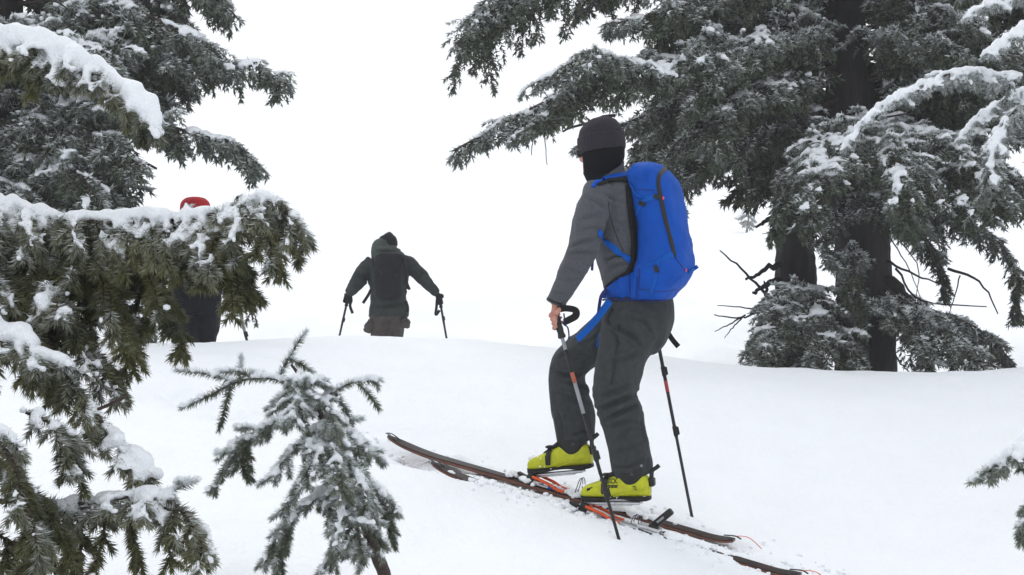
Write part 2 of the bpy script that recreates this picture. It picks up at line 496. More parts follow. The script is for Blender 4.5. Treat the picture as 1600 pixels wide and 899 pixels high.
class Bough:
    def __init__(b, seg=.05): b.lines = []; b.seg = seg; b.pend = []; b.extra = []      # (points, level, bare fraction)
    def line(b, path, level=0, bare=0.0, per=8):
        pts = resample(catmull(path, per), b.seg); b.lines.append((pts, level, bare)); return pts
    def fan(b, main, lat, spacing, droop=.5, ang=55, start=.12, sub=.5, subsp=None, hang=0.0, prof=(.6, 1, .25), roll=.4, rollm=0.0, lv=1):
        seg = b.seg; subsp = subsp or spacing
        d = np.r_[0, np.cumsum(np.linalg.norm(np.diff(main, axis=0), axis=1))]; L = d[-1]
        T = tangents(main)
        s = start * L
        while s < L:
            u = s / L
            k = min(len(main) - 1, int(np.searchsorted(d, s)))
            pr = prof[0] + (prof[1] - prof[0]) * min(1, u / .35) if u < .35 else prof[1] + (prof[2] - prof[1]) * ((u - .35) / .65)
            p = np.array([np.interp(s, d, main[:, q]) for q in range(3)])
            for side in (-1, 1):
                if RNG.random() < .08: continue
                l = lat * pr * RNG.uniform(.65, 1.2)
                if l < seg * .7: l = seg * .7
                dr = side_dirs(T[k], side, R(ang) * RNG.uniform(.75, 1.2), rollm + RNG.normal(0, roll))
                pts = march(p, dr, l, seg, droop * RNG.uniform(.6, 1.3))
                b.lines.append((pts, lv, 0.0)); b.subs(pts, sub, subsp, droop, lv + 1)
            if hang and RNG.random() < .75:
                l = hang * pr * RNG.uniform(.5, 1.15)
                dr = nrm(np.array([0, 0, -1.0]) + T[k] * RNG.uniform(.1, .9) + RNG.normal(0, .35, 3))
                pts = march(p, dr, l, seg, .5)
                b.lines.append((pts, lv, 0.0)); b.subs(pts, sub, subsp, droop, lv + 1)
            s += spacing * RNG.uniform(.75, 1.25)
        return b
    def subs(b, pts, sub, subsp, droop, lv):
        if sub <= 0: return
        seg = b.seg
        d = np.r_[0, np.cumsum(np.linalg.norm(np.diff(pts, axis=0), axis=1))]; L = d[-1]
        n = int((L - seg * .3 - subsp * .4) / subsp) + 1
        if n < 1: return
        T = tangents(pts)
        s = np.repeat(subsp * (.6 + np.arange(n)) + RNG.uniform(-.2, .2, n) * subsp, 2)
        side = np.tile([-1.0, 1.0], n)
        ok = (RNG.random(2 * n) > .12) & (s < L)
        s, side = s[ok], side[ok]
        if not len(s): return
        k = np.minimum(len(pts) - 1, np.searchsorted(d, s))
        p = np.stack([np.interp(s, d, pts[:, q]) for q in range(3)], 1)
        l = sub * (L - s) * RNG.uniform(.6, 1.1, len(s)) + seg * .6
        b.pend.append((p, T[k], side, l, np.full(len(s), droop * .6), np.full(len(s), lv)))
    def flush(b):
        """grow all waiting side shoots together"""
        if not b.pend: return
        p, t, side, l, dr, lv = [np.concatenate(c) for c in zip(*b.pend)]; b.pend = []
        N = len(p)
        sv = np.stack([t[:, 1], -t[:, 0], np.zeros(N)], 1)
        bad = np.linalg.norm(sv, axis=1) < .2
        sv[bad] = RNG.normal(0, 1, (bad.sum(), 3)); sv[bad] -= t[bad] * (sv[bad] * t[bad]).sum(1)[:, None]
        sv /= np.maximum(1e-9, np.linalg.norm(sv, axis=1))[:, None]
        nv = np.cross(sv, t); nv[nv[:, 2] < 0] *= -1
        sv *= side[:, None]
        a = R(48) * RNG.uniform(.8, 1.2, N); ro = RNG.normal(0, .4, N)
        d = np.cos(a)[:, None] * t + np.sin(a)[:, None] * (sv * np.cos(ro)[:, None] + nv * np.sin(ro)[:, None])
        ns = np.maximum(1, np.round(l / b.seg)).astype(int)
        for q in range(ns.max()):
            act = ns > q
            dd = d[act] + np.array([0, 0, -1.0]) * (dr / ns)[act][:, None] + RNG.normal(0, .10, (act.sum(), 3))
            dd /= np.linalg.norm(dd, axis=1)[:, None]
            p1 = p[act] + dd * (l / ns)[act][:, None]
            b.extra.append((p[act].copy(), p1, lv[act], (ns[act] == q + 1)))
            d[act] = dd; p[act] = p1
    def segments(b):
        p0, p1, lv, tip = [], [], [], []
        for pts, level, bare in b.lines:
            k0 = int(bare * (len(pts) - 1))
            for i in range(k0, len(pts) - 1):
                p0.append(pts[i]); p1.append(pts[i + 1]); lv.append(level); tip.append(i == len(pts) - 2)
        b.flush()
        E = [(np.array(p0), np.array(p1), np.array(lv), np.array(tip))] + b.extra
        return [np.concatenate(c) for c in zip(*E)]

def exposure(mid, cell, depth):
    """1 where nothing of the bough lies above, falling to 0 with depth below the top of its column"""
    k = np.floor(mid[:, :2] / cell).astype(np.int64)
    key = k[:, 0] * 100003 + k[:, 1]
    u, inv = np.unique(key, return_inverse=True)
    top = np.full(len(u), -1e9); np.maximum.at(top, inv, mid[:, 2])
    return np.clip(1 - (top[inv] - mid[:, 2]) / depth, 0, 1)

def needle_mesh(p0, p1, tip, expo, per_m, ln, wd, frost, tri=False, spread=(46, 80), dust=None):
    L = np.linalg.norm(p1 - p0, axis=1)
    cnt = np.maximum(2, (L * per_m * (1 + .5 * tip)).astype(int))
    idx = np.repeat(np.arange(len(p0)), cnt); N = len(idx)
    ax = (p1 - p0) / np.maximum(1e-9, L)[:, None]
    up = np.array([0, 0, 1.0]); sv = np.cross(ax, up); bad = np.linalg.norm(sv, axis=1) < .1
    sv[bad] = np.cross(ax[bad], [1.0, .2, 0]); sv /= np.linalg.norm(sv, axis=1)[:, None]
    nv = np.cross(sv, ax)
    t = RNG.random(N); ph = RNG.uniform(0, 2 * np.pi, N)
    al = np.radians(RNG.uniform(spread[0], spread[1], N))
    al = np.where(tip[idx], al * (1 - .65 * t), al)
    A, S, U = ax[idx], sv[idx], nv[idx]
    d = A * np.cos(al)[:, None] + (S * np.cos(ph)[:, None] + U * np.sin(ph)[:, None]) * np.sin(al)[:, None]
    base = p0[idx] + (p1 - p0)[idx] * t[:, None]
    l = ln * RNG.uniform(.7, 1.15, N)
    sd_ = np.cross(d, RNG.normal(0, 1, (N, 3))); sd_ /= np.maximum(1e-9, np.linalg.norm(sd_, axis=1))[:, None]
    rise = np.clip(.5 + .75 * d[:, 2], 0, 1)
    fr = np.clip(frost * (.3 + 1.0 * expo[idx]) * (.25 + rise) * np.where(tip[idx], 1.35, .75) * RNG.uniform(.3, 1.5, N), 0, .97)
    if dust is not None: fr = np.clip(fr + dust[idx] * np.clip(.35 + d[:, 2], 0, 1) * RNG.uniform(.3, 1.3, N), 0, .97)
    tipv = base + d * l[:, None]
    hw = sd_ * (wd / 2)
    if tri:
        V = np.stack([base - hw, base + hw, tipv], 1).reshape(-1, 3); Fc = np.arange(N * 3).reshape(N, 3)
        fa = np.stack([fr * .7, fr * .7, fr], 1).ravel()
    else:
        V = np.stack([base - hw, base + hw, tipv + hw * .45, tipv - hw * .45], 1).reshape(-1, 3); Fc = np.arange(N * 4).reshape(N, 4)
        fa = np.stack([fr * .5, fr * .5, fr, fr], 1).ravel()
    return V, Fc, fa

_bs = []
for i_ in range(1, 4):
    for j_ in range(7):
        _bs.append((math.sin(math.pi * i_ / 4) * math.cos(2 * math.pi * j_ / 7), math.sin(math.pi * i_ / 4) * math.sin(2 * math.pi * j_ / 7), math.cos(math.pi * i_ / 4)))
BV = np.array([(0, 0, 1.0)] + _bs + [(0, 0, -1.0)])
BF = [[0, 1 + j, 1 + (j + 1) % 7] for j in range(7)] + [[1 + i * 7 + j, 8 + i * 7 + j, 8 + i * 7 + (j + 1) % 7] for i in range(2) for j in range(7)] \
   + [[1 + i * 7 + j, 8 + i * 7 + (j + 1) % 7, 1 + i * 7 + (j + 1) % 7] for i in range(2) for j in range(7)] + [[22, 15 + (j + 1) % 7, 15 + j] for j in range(7)]
BF = np.array(BF)
def blobs_vf(C, rad, flat=.75):
    n = len(C)
    V = (C[:, None, :] + BV[None] * (rad[:, None, None] * np.array([1, 1, flat]))).reshape(-1, 3)
    Fc = (BF[None] + (np.arange(n) * len(BV))[:, None, None]).reshape(-1, 3)
    return V, Fc

def build_bough(root, b, nm, per_m, ln, wd, frost, tri, wood_r, snow_r=0.0, snow_amt=.6, cell=.05, depth=.05, voxel=.006, snow_flat=.8, thick0=1.6, snow_seed=1, wood=None):
    """wood becomes a part of the tree, its needles and snow sub-parts"""
    g = Geo()
    for pts, lv, bare in b.lines:
        if lv > 1 or (lv and per_m < 100): continue
        r = wood_r * (1.0, .42, .25, .2)[min(3, lv)]
        if lv and len(pts) > 4: pts = np.vstack([pts[:-1:2], pts[-1:]])
        g.add(*tube_vf(pts, np.linspace(r, r * .35, len(pts)), 6 if lv == 0 else 3))
    br = g.obj('branch', wood or M['twig'], root)
    p0, p1, lv, tip = b.segments()
    mid = (p0 + p1) / 2
    qx, qy = 800 + F * mid[:, 0] / mid[:, 1], 449.5 - F * (mid[:, 2] - CZ) / mid[:, 1]
    seen = (qx > -170) & (qx < 1770) & (qy > -150) & (qy < 1010)
    p0, p1, lv, tip, mid = p0[seen], p1[seen], lv[seen], tip[seen], mid[seen]
    if not len(p0): return br
    ex = exposure(mid, cell, depth)
    pt = fbm(mid, 1 / (cell * 2), 2, snow_seed) * .55 + .5
    dust = np.clip((ex * (.45 + pt) - .40) * 2.8, 0, 1) * min(1.0, frost * 1.7)
    V, Fc, fa = needle_mesh(p0, p1, tip, ex, per_m, ln, wd, frost, tri, dust=dust)
    link('needles', mesh_np('needles', V, Fc, nm, False, {'frost': fa}), br, kind='stuff')
    if snow_r > 0:
        q = []
        for t in (0.15, .5, .85): q.append(p0 + (p1 - p0) * t)
        C = np.concatenate(q); E = np.tile(ex, 3); LV = np.tile(lv, 3)
        steep = np.tile(np.abs((p1 - p0)[:, 2]) / np.maximum(1e-9, np.linalg.norm(p1 - p0, axis=1)), 3)
        patch = fbm(C, 1 / (cell * 2), 2, snow_seed) * .55 + .5
        val = E * (1.15 - .60 * steep) * (.45 + patch) - (1 - snow_amt)
        keep = val > 0
        C, LV, E, st, val = C[keep], LV[keep], E[keep], steep[keep], val[keep]
        if len(C):
            rad = np.maximum(snow_r * RNG.uniform(.6, 1.2, len(C)) * np.clip(.35 + 1.6 * val, .35, 1) * np.where(LV == 0, thick0, 1.0) * (1.1 - .4 * st), voxel * 1.05)
            C = C + np.c_[RNG.normal(0, ln * .25, (len(C), 2)), rad * .40 + ln * .15]
            V, Fc = blobs_vf(C, rad, snow_flat)
            v, f, nl = remesh(V, Fc, voxel, 2)
            v = v + nl * (fbm(v, .25 / voxel, 2, 4) * voxel * .8)[:, None]
            link('snow', mesh_np('snow', v, f, M['snow']), br, kind='stuff')
    return br

def trunk_obj(root, pts, radii, n=28, per=14, rough=.10, mat_='bark'):
    A = catmull(np.c_[np.array(pts), np.array(radii)], per)
    V, Fc = tube_vf(A[:, :3], A[:, 3], n)
    c = np.repeat(A[:, :3], n, axis=0); r = np.repeat(A[:, 3], n)
    k = 1 + rough * fbm(V * [1, 1, .45], 9, 3, 8) + .05 * fbm(V * [1, 1, 2.0], 30, 2, 12)
    V = c + (V - c) * k[:, None]
    return link('trunk', mesh_np('trunk', V, Fc, M[mat_]), root)

# --- near fir at the left edge: its trunk stands just outside the picture, its boughs hang in from the left
NY = 2.9
tx, ty = -1.75, 3.0
near_fir = thing('fir_tree', 'closest snow-laden fir whose olive boughs hang in from the left edge', 'tree', (tx, ty, gz(tx, ty)))
trunk_obj(near_fir, [(tx, ty, gz(tx, ty) - .3), (tx, ty, 1.2), (tx - .03, ty, 2.6), (tx - .05, ty + .02, 4.2)], [.15, .13, .10, .06])
NK = dict(nm=M['needle_near'], per_m=1700, ln=.0205, wd=.0033, frost=.40, tri=True, wood_r=.009, cell=.030, depth=.08, voxel=.0058)
def nb(path, **k):
    b = Bough(.035)
    m = b.line([P(*q) for q in path], 0, k.pop('bare', .35))
    return b, m
# upper bough with a thick cap of snow
b, m = nb([(-560, 90, 3.0), (-250, 55, 2.95), (-40, 58, 2.9), (70, 78, 2.86), (150, 110, 2.84), (215, 160, 2.82), (246, 196, 2.8)])
b.fan(m, .14, .034, droop=1.2, start=.35, sub=.4, hang=.15, prof=(.9, 1, .35), roll=.5)
build_bough(near_fir, b, snow_r=.0130, snow_amt=.66, thick0=2.2, **NK)
# the long middle bough
b, m = nb([(-560, 380, 3.0), (-250, 330, 2.95), (-20, 318, 2.9), (70, 335, 2.88), (140, 345, 2.87), (215, 340, 2.86), (285, 342, 2.84), (345, 330, 2.82), (395, 312, 2.8), (440, 320, 2.78), (462, 345, 2.77)])
b.fan(m, .16, .036, droop=1.5, start=.34, sub=.42, hang=.20, prof=(1, 1, .45), roll=.5)
for path in ([(0, 330, 2.88), (70, 420, 2.84), (130, 530, 2.82), (190, 612, 2.80)], [(90, 340, 2.88), (150, 420, 2.86), (190, 500, 2.85), (205, 568, 2.84)],
             [(190, 335, 2.87), (225, 420, 2.85), (262, 480, 2.84), (285, 535, 2.83)], [(-60, 340, 2.85), (10, 440, 2.8), (60, 520, 2.8), (90, 600, 2.8)],
             [(290, 320, 2.85), (330, 375, 2.8), (352, 420, 2.78), (365, 462, 2.78)], [(370, 308, 2.8), (412, 350, 2.76), (428, 395, 2.75), (436, 415, 2.75)],
             [(140, 345, 2.9), (110, 430, 2.92), (120, 500, 2.94), (150, 560, 2.95)], [(240, 330, 2.9), (215, 400, 2.93), (228, 450, 2.95), (240, 510, 2.96)], [(20, 330, 2.95), (40, 420, 2.97), (30, 500, 2.98), (60, 590, 2.98)], [(60, 335, 2.95), (85, 430, 3.0), (80, 510, 3.0), (110, 570, 3.0)], [(-40, 330, 2.95), (-20, 430, 3.0), (10, 520, 3.0)], [(170, 340, 2.93), (170, 430, 2.96), (185, 500, 2.97)], [(310, 335, 2.9), (300, 390, 2.92), (310, 440, 2.92)], [(345, 332, 2.82), (362, 385, 2.8), (370, 430, 2.79), (374, 462, 2.79)], [(330, 335, 2.84), (338, 390, 2.84), (345, 440, 2.83)]):
    mm = b.line([P(*q) for q in path], 1, .1)
    b.fan(mm, .10, .034, droop=.8, start=.1, sub=.35, prof=(.9, 1, .5), lv=1)
build_bough(near_fir, b, snow_r=.0095, snow_amt=.58, thick0=1.6, snow_seed=5, **NK)
# the rounded snowy bough below it
b, m = nb([(-560, 560, 2.9), (-250, 510, 2.8), (-60, 508, 2.75), (30, 530, 2.72), (80, 565, 2.7), (125, 610, 2.7), (165, 668, 2.7), (215, 725, 2.7), (243, 752, 2.7)])
b.fan(m, .125, .035, droop=1.3, start=.32, sub=.4, hang=.12, prof=(1, 1, .42), roll=.5)
build_bough(near_fir, b, snow_r=.0120, snow_amt=.62, thick0=2.2, snow_seed=9, **NK)
# loose boughs in the lower corner
b, m = nb([(-500, 800, 2.8), (-200, 790, 2.75), (30, 783, 2.7), (140, 786, 2.68), (205, 776, 2.66), (250, 775, 2.65), (285, 800, 2.64), (318, 852, 2.63)], bare=.72)
b.fan(m, .085, .034, droop=1.1, start=.66, sub=.35, prof=(1, 1, .7), roll=.5)
for path in ([(75, 785, 2.7), (82, 820, 2.7), (78, 850, 2.7)], [(105, 787, 2.7), (112, 840, 2.7), (98, 900, 2.7)], [(125, 787, 2.7), (128, 850, 2.7), (112, 905, 2.7)],
             [(165, 785, 2.68), (160, 850, 2.66), (135, 915, 2.66)], [(205, 780, 2.66), (205, 830, 2.66), (225, 900, 2.66)], [(255, 780, 2.65), (262, 840, 2.64), (268, 890, 2.64)],
             [(240, 775, 2.66), (275, 765, 2.66), (297, 752, 2.66)], [(172, 784, 2.7), (175, 808, 2.7), (172, 818, 2.7)]):
    mm = b.line([P(*q) for q in path], 1, .3)
    b.fan(mm, .05, .03, droop=.5, start=.4, sub=0, prof=(1, 1, .6))
build_bough(near_fir, b, snow_r=.0085, snow_amt=.54, thick0=1.4, snow_seed=13, **NK)
b, m = nb([(-480, 640, 2.7), (-200, 620, 2.6), (-60, 640, 2.55), (0, 690, 2.52), (35, 760, 2.5), (50, 830, 2.5), (55, 920, 2.5)])
b.fan(m, .12, .036, droop=1.2, start=.35, sub=.4, hang=.12, prof=(1, 1, .6), roll=.5)
mm = b.line([P(q[0], q[1], 2.62) for q in ((40, 645), (85, 660), (115, 700), (122, 745))], 1, .1); b.fan(mm, .08, .03, droop=1, start=.1, sub=.3)
mm = b.line([P(q[0], q[1], 2.56) for q in ((-60, 800), (20, 850), (60, 900), (80, 960))], 1, .1); b.fan(mm, .10, .03, droop=1, start=.1, sub=.3)
mm = b.line([P(q[0], q[1], 2.6) for q in ((-30, 700), (60, 780), (110, 850), (140, 930))], 1, .1); b.fan(mm, .07, .03, droop=1, start=.1, sub=.3)
build_bough(near_fir, b, snow_r=.0095, snow_amt=.54, thick0=1.6, snow_seed=17, **NK)
g = Geo().add(*tube_vf(catmull([P(*q) for q in ((148, 642, 2.7), (172, 632, 2.69), (198, 619, 2.68))]), [.0035] * 12 + [.0015], 5))
g.obj('bare_twig', M['twig'], near_fir)

# --- sapling in the middle
SY = 4.4
sp0 = P(606, 935, SY)
sap = thing('fir_sapling', 'small frosted fir sapling leaning left, alone in the open snow', 'sapling', (sp0[0], SY, gz(sp0[0], SY)))
A = catmull([np.r_[P(x, y, SY + dy), r] for x, y, dy, r in ((622, 960, 0, .022), (600, 895, 0, .020), (583, 855, 0, .018), (556, 780, .0, .016), (520, 690, 0, .013), (487, 620, 0, .010), (470, 590, 0, .007), (455, 570, 0, .004))], 6)
V, Fc = tube_vf(A[:, :3], A[:, 3] * (1 + .12 * fbm(A[:, :3], 30, 2, 3)), 10)
link('trunk', mesh_np('trunk', V, Fc, M['twig']), sap)
def sb(paths, lat=.06, spacing=.036, sub=.0, droop=.6, seed=1, bare=.1, amt=.62, start=.12, roll=.6):
    b = Bough(.03)
    for path in paths:
        m = b.line([P(x, y, SY + (q[0] if q else 0)) for x, y, *q in path], 0 if path is paths[0] else 1, bare if path is paths[0] else .05)
        if lat: b.fan(m, lat, spacing, droop=droop, start=start, sub=sub, prof=(.8, 1, .6), roll=roll)
    build_bough(sap, b, M['needle_mid'], 2900, .0240, .0034, .60, True, .005, snow_r=.0105, snow_amt=amt, cell=.028, depth=.07, voxel=.0058, thick0=1.25, snow_seed=seed)
sb([[(435, 590), (452, 558), (466, 535), (477, 519)], [(452, 560), (472, 570), (487, 580)]], lat=0, seed=2, amt=0.31)
sb([[(478, 605), (430, 592), (392, 592), (362, 600), (325, 620), (284, 637, .03)], [(365, 598), (330, 585), (277, 578, -.02)], [(372, 597), (376, 578), (376, 557)],
    [(360, 602), (353, 635), (343, 670)], [(395, 592), (380, 582), (340, 580)], [(420, 593), (405, 582), (395, 580)]], lat=0, seed=3, amt=0.66)
sb([[(490, 632), (515, 615, -.03), (545, 600, -.04), (575, 594, -.04), (593, 594, -.04)], [(560, 600, -.04), (578, 618, -.04), (591, 638, -.04)], [(522, 612, -.03), (538, 635, -.03), (548, 662, -.03)],
    [(585, 594, -.04), (590, 605, -.04)]], lat=0, seed=4, amt=0.56)
sb([[(480, 612), (470, 618, -.1), (462, 640, -.16), (455, 665, -.2)]], lat=.10, seed=5)
sb([[(470, 590), (490, 592, -.06), (500, 600, -.1)], [(462, 600), (450, 615, .1), (425, 640, .15)]], lat=.06, seed=6)
sb([[(500, 645), (455, 648), (415, 668), (380, 695), (352, 730), (331, 770)], [(400, 680), (370, 690), (340, 718)], [(385, 695), (378, 720), (384, 745)], [(430, 660), (405, 670), (375, 668)]], lat=.055, seed=7)
sb([[(505, 660), (470, 690, -.08), (445, 715, -.12), (428, 745, -.15)]], lat=.085, seed=8)
sb([[(510, 665), (540, 668, -.05), (558, 690, -.1), (562, 725, -.12)]], lat=.085, seed=9, amt=0.58)
sb([[(515, 680), (500, 700, -.15), (478, 740, -.22), (440, 800, -.25)]], lat=.065, seed=10, amt=0.61)
sb([[(540, 735), (575, 750, -.02), (603, 775, -.03), (624, 806, -.03)], [(590, 762), (603, 800), (614, 848)]], lat=.06, seed=11)
sb([[(545, 760), (500, 775, -.1), (455, 805, -.14), (412, 878, -.16)], [(462, 800, -.14), (445, 850, -.15), (432, 898, -.15)]], lat=.085, seed=12, amt=0.61)
sb([[(560, 790), (555, 800, -.15), (560, 835, -.22), (570, 880, -.24)], [(552, 795, -.1), (585, 835, -.15), (600, 850, -.15)]], lat=.085, seed=13, amt=0.58)
sb([[(575, 850), (540, 855, -.12), (510, 880, -.16), (490, 920, -.18)]], lat=.07, seed=14)
sb([[(530, 705), (520, 730, .1), (510, 770, .15), (520, 810, .18)]], lat=.07, seed=15)
sb([[(470, 585), (462, 605, -.12), (478, 640, -.16)]], lat=.055, seed=16)
sb([[(505, 660), (515, 690, -.14), (530, 730, -.2), (535, 770, -.22)]], lat=.08, seed=17, amt=0.62)
sb([[(525, 700), (545, 720, -.12), (570, 760, -.18), (585, 800, -.2)]], lat=.075, seed=18, amt=0.62)
sb([[(545, 750), (540, 780, -.15), (530, 820, -.22), (520, 860, -.24)]], lat=.075, seed=19, amt=0.56)
sb([[(520, 690), (560, 700, .05), (590, 715, .08)], [(500, 650), (520, 665, .1), (545, 690, .15)]], lat=.06, seed=20)
sb([[(480, 615), (505, 630, -.1), (520, 655, -.14), (528, 690, -.16)]], lat=.065, seed=23, amt=0.58)

# --- fir behind on the left
LY = 11.2
lx = P(-10, 0, LY)[0]
left_fir = thing('fir_tree', 'tall grey-green fir in the mist at upper left, behind the closest boughs', 'tree', (lx, LY, gz(lx, LY)))
trunk_obj(left_fir, [(lx, LY, gz(lx, LY) - .4), (lx, LY, 2.0), (lx + .05, LY, 4.5), (lx + .1, LY, 8.0)], [.26, .22, .17, .08])
FK = dict(nm=M['needle_far'], per_m=122, ln=.048, wd=.0160, frost=.54, tri=True, wood_r=.022, cell=.09, depth=.20, voxel=.019)
FK2 = dict(nm=M['needle_far'], per_m=60, ln=.075, wd=.034, frost=.35, tri=True, wood_r=.022, cell=.09, depth=.20, voxel=.03)
def fill(tree, pyr, azr, n, seed0, Lr=(1.2, 2.0), lat=.46, amt=.25, base=None, coarse=False):
    """more whorls round a trunk: azimuth 0 is towards the camera, positive to the right"""
    for k in range(n):
        py = RNG.uniform(*pyr); az = R(RNG.uniform(*azr)); L = RNG.uniform(*Lr)
        o = P(base[0], py, base[1]); d = np.array([math.sin(az), -math.cos(az), 0])
        pts = [o + d * L * t + np.array([0, 0, L * h]) for t, h in ((0, 0), (.3, .02), (.6, -.06), (.85, -.2), (1.0, -.38))]
        b = Bough(.075); m = b.line(pts, 0, .4)
        b.fan(m, lat, .075, droop=1.0, start=.2, sub=.6, hang=.46, prof=(.8, 1, .6), roll=.7)
        build_bough(tree, b, snow_r=0.0 if coarse else .017, snow_amt=amt - .08, thick0=1.2, snow_seed=seed0 + k, **(FK2 if coarse else FK))

def fb(tree, path, lat=.42, spacing=.060, droop=1.0, hang=.44, sub=.6, amt=.30, snow_r=.017, bare=.45, start=.2, prof=(.8, 1, .45), seed=1, extra=(), roll=.7, fk=FK, rollm=0.0):
    b = Bough(.075)
    m = b.line([P(*q) for q in path], 0, bare)
    b.fan(m, lat, spacing, droop=droop, start=start, sub=sub, hang=hang, prof=prof, roll=roll, rollm=rollm)
    for e in extra:
        mm = b.line([P(*q) for q in e], 1, .2); b.fan(mm, lat * .6, spacing, droop=droop, start=.15, sub=sub * .8)
    return build_bough(tree, b, snow_r=snow_r, snow_amt=amt - .11, thick0=1.0, snow_seed=seed, **fk)
fb(left_fir, [(0, -170, 11.2), (120, -130, 11.0), (230, -60, 10.9), (330, -10, 10.8), (358, 20, 10.8)], seed=21, hang=.45)
fb(left_fir, [(0, -60, 11.2), (110, -20, 10.9), (220, 20, 10.7), (310, 60, 10.6), (345, 90, 10.6)], seed=22, hang=.45)
fb(left_fir, [(-5, 20, 11.2), (110, 45, 10.9), (230, 80, 10.8), (330, 95, 10.7), (400, 105, 10.7), (448, 132, 10.7)], seed=23, amt=0.41, hang=.35)
fb(left_fir, [(-5, 60, 11.2), (60, 70, 10.6), (130, 70, 10.3), (180, 90, 10.1)], seed=24, amt=0.41, lat=.4, hang=.4)
fb(left_fir, [(-5, 120, 11.2), (100, 140, 10.9), (200, 175, 10.7), (290, 205, 10.6), (365, 225, 10.6), (408, 262, 10.6)], seed=25, hang=.32)
fb(left_fir, [(0, 180, 11.2), (80, 200, 10.8), (160, 225, 10.5), (220, 260, 10.4)], seed=26, hang=.35, lat=.36)
fb(left_fir, [(0, 200, 11.3), (90, 220, 11.4), (170, 250, 11.4), (215, 272, 11.4)], seed=27, lat=.22, hang=.2, amt=0.21)
fb(left_fir, [(0, 240, 11.2), (60, 250, 10.7), (120, 270, 10.4), (150, 310, 10.3)], seed=28, hang=.4, lat=.36)
fb(left_fir, [(0, -10, 11.3), (90, 30, 11.6), (190, 90, 11.8), (270, 130, 11.9)], seed=29, hang=.5)
fb(left_fir, [(0, 300, 11.3), (80, 350, 10.9), (150, 430, 10.8), (230, 510, 10.8)], seed=30, hang=.3, lat=.35)
fb(left_fir, [(0, 330, 11.4), (200, 380, 11.9), (330, 430, 12.6), (385, 470, 13.0), (395, 500, 13.1)], seed=31, hang=.2, lat=.28, spacing=.13)
fb(left_fir, [(-10, -60, 11.2), (-80, -20, 10.8), (-160, 60, 10.5), (-200, 120, 10.4)], seed=32)
fb(left_fir, [(-10, 100, 11.2), (-90, 130, 10.8), (-170, 190, 10.5), (-200, 240, 10.4)], seed=33)
fb(left_fir, [(0, -300, 11.2), (100, -260, 11.0), (220, -190, 10.9), (280, -130, 10.8)], seed=34)
fill(left_fir, (-260, 60), (-20, 110), 9, 340, (1.2, 1.9), base=(-5, 11.15))
fill(left_fir, (60, 300), (-30, 100), 8, 360, (.8, 1.15), base=(-5, 11.15))
fill(left_fir, (-260, 330), (60, 170), 14, 380, (.9, 1.35), base=(-5, 11.25), coarse=True)
for pts_, r_ in (([(150, 210, 11.1), (200, 240, 11.0), (245, 264, 11.0)], .016), ([(160, 205, 11), (190, 235, 10.9), (215, 245, 10.9)], .007), ([(40, 5, 10.4), (85, 2, 10.35), (125, 30, 10.3)], .008)):
    Geo().add(*tube_vf(catmull([P(*q) for q in pts_], 6), np.linspace(r_, r_ * .6, 13), 6)).obj('bare_branch', M['deadwood'], left_fir)

# --- the big fir on the right, and its neighbour
TY = 13.0
t0 = P(1350, 0, TY)[0]
big = thing('fir_tree', 'massive old fir with a thick bare trunk behind the skier with the blue pack', 'tree', (t0, TY, gz(t0, TY)))
zb = gz(t0, TY)
trunk_obj(big, [(t0 + .02, TY, zb - .4), P(1352, 520, TY), P(1348, 400, TY), P(1335, 230, TY), P(1322, 80, TY), P(1312, -60, TY), P(1305, -400, TY), P(1300, -900, TY)], [.30, .26, .25, .23, .20, .19, .16, .08], n=40, per=16, rough=.06)
t2 = P(1243, 0, 13.6)[0]
second = thing('fir_tree', 'slimmer dark fir trunk close beside the massive one, dead stubs on its side', 'tree', (t2, 13.6, gz(t2, 13.6)))
trunk_obj(second, [(t2 + .05, 13.6, gz(t2, 13.6) - .4), P(1250, 540, 13.6), P(1243, 430, 13.6), P(1238, 300, 13.6), P(1232, 100, 13.6), P(1228, -300, 13.6), P(1225, -700, 13.6)], [.21, .19, .18, .17, .15, .11, .05], n=30, per=14, rough=.13)
# boughs reaching left over the skier
fb(big, [(1310, 20, 12.9), (1180, 75, 12.3), (1060, 95, 11.9), (940, 125, 11.6), (840, 165, 11.4), (765, 205, 11.3), (708, 236, 11.2)], lat=.46, seed=41, amt=0.41, hang=.30, start=.25,
   extra=([(960, 118, 11.6), (920, 90, 11.2), (880, 105, 11.0), (820, 140, 10.9)], [(900, 140, 11.5), (850, 185, 11.1), (800, 215, 11.0)], [(1000, 110, 11.7), (950, 85, 11.3), (910, 80, 11.1)]))
fb(big, [(1305, -260, 12.9), (1150, -170, 12.4), (1000, -110, 12.0), (880, -60, 11.8), (790, -10, 11.7), (738, 45, 11.6)], lat=.46, seed=42, amt=0.21, hang=.75, start=.3, prof=(.8, 1, .8))
fb(big, [(1305, -180, 12.9), (1150, -110, 12.6), (1020, -60, 12.4), (930, -10, 12.2), (905, 15, 12.2)], lat=.34, seed=43, amt=0.16, hang=.32)
fb(big, [(1310, -80, 12.9), (1200, -30, 12.4), (1100, 0, 12.1), (1010, 25, 11.9), (950, 40, 11.8)], lat=.38, seed=44, amt=0.16, hang=.38)
fb(big, [(1320, 100, 12.9), (1220, 130, 12.6), (1120, 175, 12.4), (1060, 220, 12.2), (1040, 250, 12.2)], lat=.36, seed=45, amt=0.11, hang=.34)
fb(big, [(1325, 150, 12.9), (1240, 180, 12.7), (1170, 215, 12.5), (1110, 250, 12.4), (1085, 275, 12.4)], lat=.34, seed=46, amt=0.11, hang=.28)
fb(second, [(1235, 180, 13.5), (1195, 210, 13.2), (1170, 255, 13.0), (1180, 300, 12.9)], lat=.25, seed=47, amt=0.08, hang=.25)
